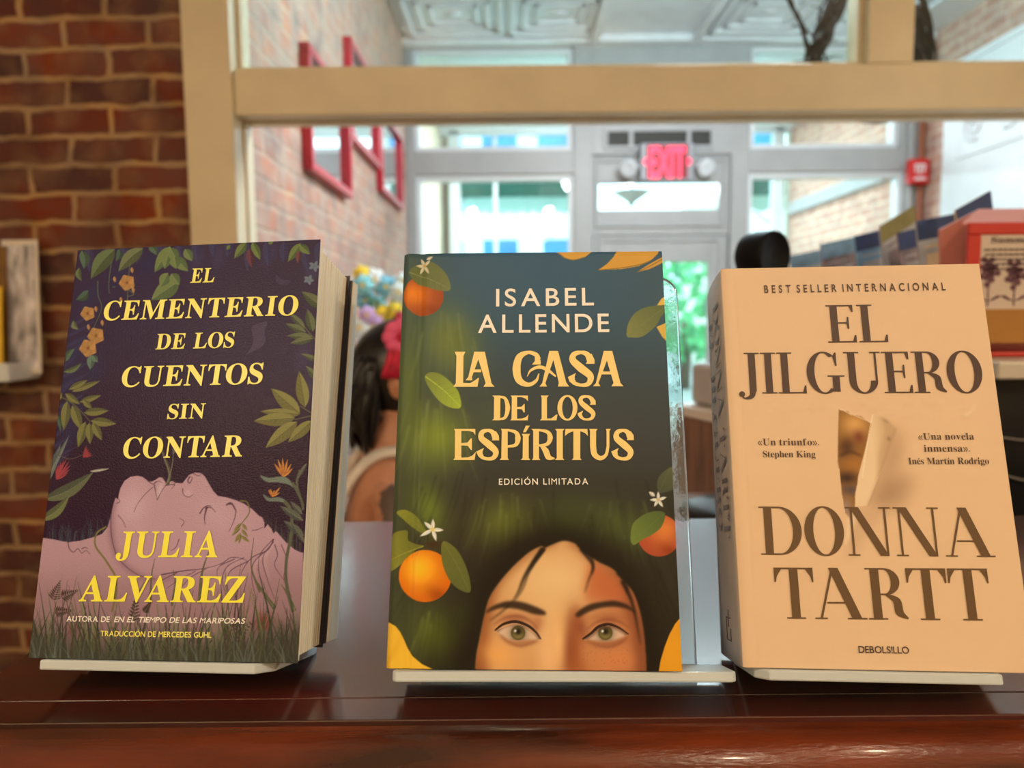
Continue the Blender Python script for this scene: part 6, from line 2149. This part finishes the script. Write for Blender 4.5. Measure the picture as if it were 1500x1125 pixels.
for px, py, ci in ((532, 418, 0), (548, 410, 3), (566, 420, 4), (584, 428, 5), (536, 440, 4), (553, 446, 0), (578, 455, 1), (562, 462, 1), (538, 462, 2), (548, 478, 2), (566, 482, 2), (530, 402, 1), (590, 412, 5), (527, 480, 3), (600, 440, 5), (584, 474, 1)):
    q = at(px, py, 2.55 + rf.uniform(-0.05, 0.05)) - np.array([float(fp[0]), 2.55, tbz])
    nm, cc_ = fcols[ci]
    MB().tube(spline([(0, 0, 0.12), (q[0] * 0.4, q[1] * 0.4, 0.12 + (q[2] - 0.12) * 0.6), tuple(q)], 5), 0.0025, 6).build('stem', mat('stem_green', (92, 140, 84), 0.6), bq)
    b_ = MB()
    r_ = rf.uniform(0.020, 0.027)
    for ring_, (n, rr, up) in enumerate(((7, r_, 0.0), (5, r_ * 0.55, 0.008))):
        for k in range(n):
            a = 2 * math.pi * k / n + ring_
            b_.ball((q[0] + rr * math.cos(a), q[1] - up, q[2] + rr * math.sin(a)), r_ * 0.55, 0.008, r_ * 0.55, 8)
    b_.ball((q[0], q[1] - 0.014, q[2]), r_ * 0.3, 0.006, r_ * 0.3, 8, 1)
    b_.build('flower_head', [mat(nm, cc_, 0.7), mat('flower_core', (230, 200, 110), 0.7)], bq)

# ------------------------------------------------------------------ black cabinet with a pale top at the right
zc_ = float(at(1470, 528, 0.92)[2])
kb = empty('black_cabinet', (0.95, 1.32, 0))
tag(kb, 'black cabinet with a pale top behind the cream book at the right edge', 'cabinet')
MB().box(-0.355, 0.45, -0.39, 0.40, 0, zc_ - 0.022).build('body', BLACK, kb, 0.003)
MB().box(-0.365, 0.46, -0.42, 0.41, zc_ - 0.022, zc_).build('top', mat('pale_laminate', (214, 206, 194), 0.35), kb, 0.003)
hd = MB()
rc_ = at(1492, 808, 0.925)
ctr = (float(rc_[0]) - 0.95, -0.397, float(rc_[2]))
hd.tube([(ctr[0] + 0.028 * math.cos(t), ctr[1], ctr[2] + 0.036 * math.sin(t)) for t in np.linspace(0, 2 * math.pi, 26)], 0.0022, 8)
hd.ball((ctr[0] - 0.004, ctr[1], ctr[2] + 0.006), 0.006)
hd.build('ring_handle', mat('steel', (150, 150, 150), 0.3, 1.0), kb)
for (pts) in (((1462, 640), (1480, 643), (1502, 645), (1530, 640)), ((1474, 697), (1488, 701), (1504, 704), (1530, 700))):
    q = [at(px, py, 0.925) for px, py in pts]
    c_ = tag(MB().tube(spline([(float(p[0]), 0.9265, float(p[2])) for p in q], 6), 0.0016, 6).build('cable', mat('grey_cable', (120, 116, 112), 0.5)),
             'thin grey cable across the black cabinet, ' + ('above the other cable' if pts[0][1] == 640 else 'below the other cable and above the ring handle'), 'cable')

# red card holder
hp = at(1414.7, 326.7, 0.98)
rh = empty('card_holder', (float(hp[0]), 0.98, zc_ + 0.0008))
tag(rh, 'red card holder with a printed flower card at the right edge', 'card holder')
REDH = mat('red_holder', (196, 52, 40), 0.4)
hz = float(hp[2]) - zc_
hl = MB()
hl.box(0.0, 0.17, 0.0, 0.06, 0, 0.006).box(0.004, 0.022, 0.0, 0.006, 0.0062, hz - 0.0162).box(0.150, 0.17, 0.0, 0.006, 0.0062, hz - 0.0162).box(0.004, 0.17, 0.0, 0.006, hz - 0.016, hz)
ho = hl.build('front_frame', REDH, rh, 0.002)
bp_ = MB()
bp_.prism([(0.010, 0.058, 0.006), (0.165, 0.058, 0.006), (0.175, 0.075, hz + 0.026), (0.062, 0.075, hz + 0.026), (0.004, 0.066, hz - 0.002)], (0, 0.004, 0))
bp_.prism([(0.0, 0.0062, hz - 0.003), (0.17, 0.0062, hz - 0.003), (0.172, 0.074, hz + 0.024), (0.062, 0.074, hz + 0.024)], (0, 0.002, 0.003))
bp_.build('back_panel', mat('pink_panel', (212, 138, 128), 0.5), rh)
pn_ = MB().box(0.020, 0.152, 0.002, 0.0050, 0.018, hz - 0.012, 0)
pn_.box(0.020, 0.152, 0.0010, 0.0021, 0.018, 0.062, 1)
ink_ = 2
for k in range(5):                             # lines of small print, too small to read
    zz = hz - 0.036 - 0.0062 * k
    x = 0.026 + 0.002 * (k % 2)
    rl = random.Random(k)
    while x < 0.145 - 0.006 * (k == 4) * 6:
        w_ = rl.uniform(0.003, 0.009)
        pn_.box(x, x + w_, 0.0010, 0.0021, zz, zz + 0.0022, 2)
        x += w_ + 0.0016
for (bx, bz) in ((0.034, 0.112), (0.068, 0.108), (0.105, 0.112)):   # purple flower sprigs
    for k in range(16):
        a, r_ = k * 2.4, 0.003 + 0.0009 * k
        x, z = bx + r_ * math.cos(a) * 0.8, bz + r_ * math.sin(a) * 1.1
        pn_.prism([(x + 0.004 * math.cos(t), 0.0010, z + 0.004 * math.sin(t)) for t in np.linspace(0, 2 * math.pi, 7, endpoint=False)][::-1], (0, 0.0011, 0), 3)
    pn_.box(bx - 0.0008, bx + 0.0008, 0.0012, 0.0021, 0.066, bz - 0.012, 3)
    for s in (-1, 1):
        pn_.prism([(bx, 0.0012, 0.072), (bx + s * 0.012, 0.0012, 0.080), (bx + s * 0.018, 0.0012, 0.079), (bx + s * 0.008, 0.0012, 0.074)][::s], (0, 0.0008, 0), 3)
co, fs = flat_text(upm('Summer P'), 0.0)
sc_ = 0.0105
pn_.add([(0.034 + p[0] * sc_ * 1.5, 0.0009, hz - 0.026 + p[1] * sc_ * 1.1) for p in co], fs, 2)
pn_.build('printed_card', [mat('card_cream', (212, 196, 184), 0.6), mat('ochre_band', (172, 122, 54), 0.6), mat('card_ink', (78, 60, 60), 0.6), mat('purple_print', (104, 66, 84), 0.6)], rh)

# greeting cards lined up behind it, stepping away along the cabinet
NAVY = mat('navy_band', (34, 56, 108), 0.5, noise=0.12, nscale=30)
SKYB = mat('blue_band', (108, 150, 190), 0.5, noise=0.12, nscale=30)
OLIVE = mat('olive_band', (128, 122, 72), 0.5, noise=0.1, nscale=30)
GREYC = mat('grey_card', (170, 172, 184), 0.6, noise=0.12, nscale=25)
DIMC = mat('dusky_card', (120, 108, 118), 0.6, noise=0.35, nscale=30)
CREC = mat('cream_card', (214, 190, 160), 0.6, noise=0.06, nscale=25)


def c_band(band, face, pic):
    def f(mb, w, h, t):
        mb.box(-w / 2, w / 2, 0, t, 0, h, 1)
        mb.box(-w / 2, w / 2, -0.0005, 0.0002, h * 0.80, h, 0)
        mb.box(-w / 2 + w * 0.14, w / 2 - w * 0.14, -0.0005, 0.0002, h * 0.30, h * 0.66, 2)
        mb.box(-w / 2 + w * 0.14, w / 2 - w * 0.3, -0.0005, 0.0002, h * 0.72, h * 0.74, 2)
        return mb, [band, face, pic]
    return f


rack = empty('card_rack', (0.56, 1.35, zc_ + 0.0008))
tag(rack, 'pale stepped rack that holds the row of greeting cards', 'rack')
rk = MB()
CARDS = [  # measured top left corner, distance, width, lean, yaw, tilt of the top edge, look
    (1166, 374, 1.66, 0.095, 10, 20, c_band(SKYB, GREYC, DIMC), 'small grey card with a blue band, farthest along the rack'),
    (1212, 357, 1.56, 0.090, 10, 20, c_band(SKYB, DIMC, GREYC), 'dusky card with a pale blue band, second from the far end of the rack'),
    (1262, 345, 1.45, 0.105, 10, 20, c_band(NAVY, SKYB, GREYC), 'blue card with a navy band in the middle of the rack'),
    (1300, 331, 1.36, 0.100, 10, 26, c_band(OLIVE, GREYC, DIMC), 'card with an olive green top edge, behind the navy ones'),
    (1328, 340, 1.27, 0.085, 10, 20, c_band(NAVY, DIMC, GREYC), 'dusky card with a navy band beside the olive topped card'),
    (1357, 322, 1.16, 0.088, 10, 18, c_band(NAVY, GREYC, CREC), 'grey card with small drawings and a navy band, left of the tallest card'),
    (1417, 306, 1.08, 0.082, 10, 24, c_band(NAVY, CREC, DIMC), 'tallest card, navy band over cream, rising behind the red holder'),
]
for i, (px, py, Y, w, lean, yaw, fn_, lab) in enumerate(CARDS):
    p = at(px, py, Y)
    h_ = float(p[2]) - zc_ - 0.004
    tilt = math.radians((10, 11, 12, 24, 12, 10, 22)[i])
    y_ = math.radians(yaw)
    cx_ = float(p[0]) + w / 2 * math.cos(y_)
    hh = min(h_, 0.16)
    r = fn_(MB(), w, hh, 0.003)
    # cards cut on a slant: the far upper edge is lifted by the tilt
    mb = r[0]
    mb.v = [(x, y, z + (x + w / 2) * math.tan(tilt) * (1 if z > hh * 0.5 else 0.0)) for x, y, z in mb.v]
    o = mb.build('greeting_card', r[1])
    o.location = (cx_, Y, float(p[2]) - hh * math.cos(math.radians(lean)))
    o.rotation_euler = (-math.radians(lean), 0, y_)
    tag(o, lab, 'card', 'greeting cards in the rack')
    zb = float(p[2]) - hh - zc_
    x0 = cx_ - 0.56 - w / 2
    rk.box(x0 - 0.004, x0 + w + 0.006, Y - 1.35 - 0.022, Y - 1.35 + 0.046, 0, max(zb, 0.004) - 0.0005)
rk.build('steps', mat('pale_rack', (206, 200, 196), 0.5), rack)

# round black lamp head on a bent stem
lp = at(1123, 375, 1.05)
dl = empty('desk_lamp', (float(lp[0]), 1.05, 0))
tag(dl, 'round black lamp head on a stem, peeping above the cream book', 'lamp')
LZ = float(lp[2])
MB().lathe([(0.001, -0.040), (0.022, -0.038), (0.031, -0.030), (0.0345, -0.014), (0.0345, 0.010), (0.0335, 0.014), (0.0315, 0.015), (0.030, 0.013), (0.001, 0.012)], (0, 0, LZ), (0.55, -0.83, -0.05), 36).build('lamp_head', mat('black_lamp', (8, 8, 12), 0.6, spec=0.2), dl)
MB().tube([(-0.012, 0.022, LZ), (-0.012, 0.05, LZ - 0.03), (-0.015, 0.055, LZ - 0.12), (-0.02, 0.06, 0.95)], 0.006, 10).build('stem', BLACK, dl)
MB().lathe([(0.001, 0.0), (0.08, 0.0), (0.08, 0.012), (0.06, 0.02), (0.001, 0.022)], (-0.02, 0.06, 0.935)).build('base', BLACK, dl)
DESK = mat('desk_wood', (118, 82, 58), 0.4, noise=0.2, nscale=10, stretch=(1, 6, 1))
dk = empty('back_desk', (0.30, 1.08, 0))
tag(dk, 'brown desk behind the counter that carries the black lamp', 'desk')
MB().box(-0.20, 0.20, -0.12, 0.18, 0.905, 0.935).build('top', DESK, dk, 0.003)
for sx in (-0.18, 0.18):
    for sy in (-0.10, 0.16):
        MB().box(sx - 0.015, sx + 0.015, sy - 0.015, sy + 0.015, 0, 0.905).build('leg', DESK, dk)

# low bookcase beyond the easel of the green hardback
sa = at(1010, 594, 1.52)
sb = at(1040, 632, 1.40)
bk = empty('bookcase', (float(sa[0]) + 0.14, 1.46, 0))
tag(bk, 'brown bookcase with a pale top edge, seen between the green and cream books', 'bookcase')
zb_ = float(sa[2])
bk.rotation_euler = (0, 0, math.radians(20))
MB().box(-0.13, 0.03, -0.14, 0.14, zb_ - 0.02, zb_).build('top', mat('pale_edge', (220, 210, 200), 0.4), bk, 0.003)
MB().box(-0.125, -0.11, -0.135, 0.135, 0, zb_ - 0.02).box(0.01, 0.025, -0.135, 0.135, 0, zb_ - 0.02).box(-0.11, 0.01, 0.12, 0.135, 0, zb_ - 0.02).build('case', DESK, bk)
MB().box(-0.11, 0.01, -0.13, 0.12, zb_ - 0.32, zb_ - 0.305).build('shelf', DESK, bk)
for k, (c_, h_, lab) in enumerate((((64, 112, 176), 0.19, 'blue spined book at the left end of the bookcase shelf'), ((224, 218, 206), 0.20, 'white book beside the blue one in the bookcase'), ((206, 196, 176), 0.18, 'cream book, third along the bookcase shelf'))):
    m_ = MB().box(0, 0.024, -0.11, 0.02, 0, h_, 0).box(0.002, 0.022, -0.109, 0.019, h_, h_ + 0.0005, 1)
    o = m_.build('shelved_book', [mat('spine_%d' % k, c_, 0.5), PAGES], None, 0.001)
    a = math.radians(20)
    lx_ = -0.105 + 0.027 * k
    o.location = (float(sa[0]) + 0.14 + lx_ * math.cos(a) + 0.0 * math.sin(a), 1.46 + lx_ * math.sin(a), zb_ - 0.3045)
    o.rotation_euler = (0, 0, a)
    tag(o, lab, 'book', 'books in the low bookcase')
gb = MB().box(-0.06, 0.045, -0.06, 0.08, 0, 0.085)
go = gb.build('storage_box', mat('grey_box', (176, 172, 170), 0.5), None, 0.012, 3)
go.location = (float(sa[0]) + 0.09, 1.49, zb_ + 0.0005)
go.rotation_euler = (0, 0, math.radians(20))
tag(go, 'grey rounded box on top of the brown bookcase', 'box')
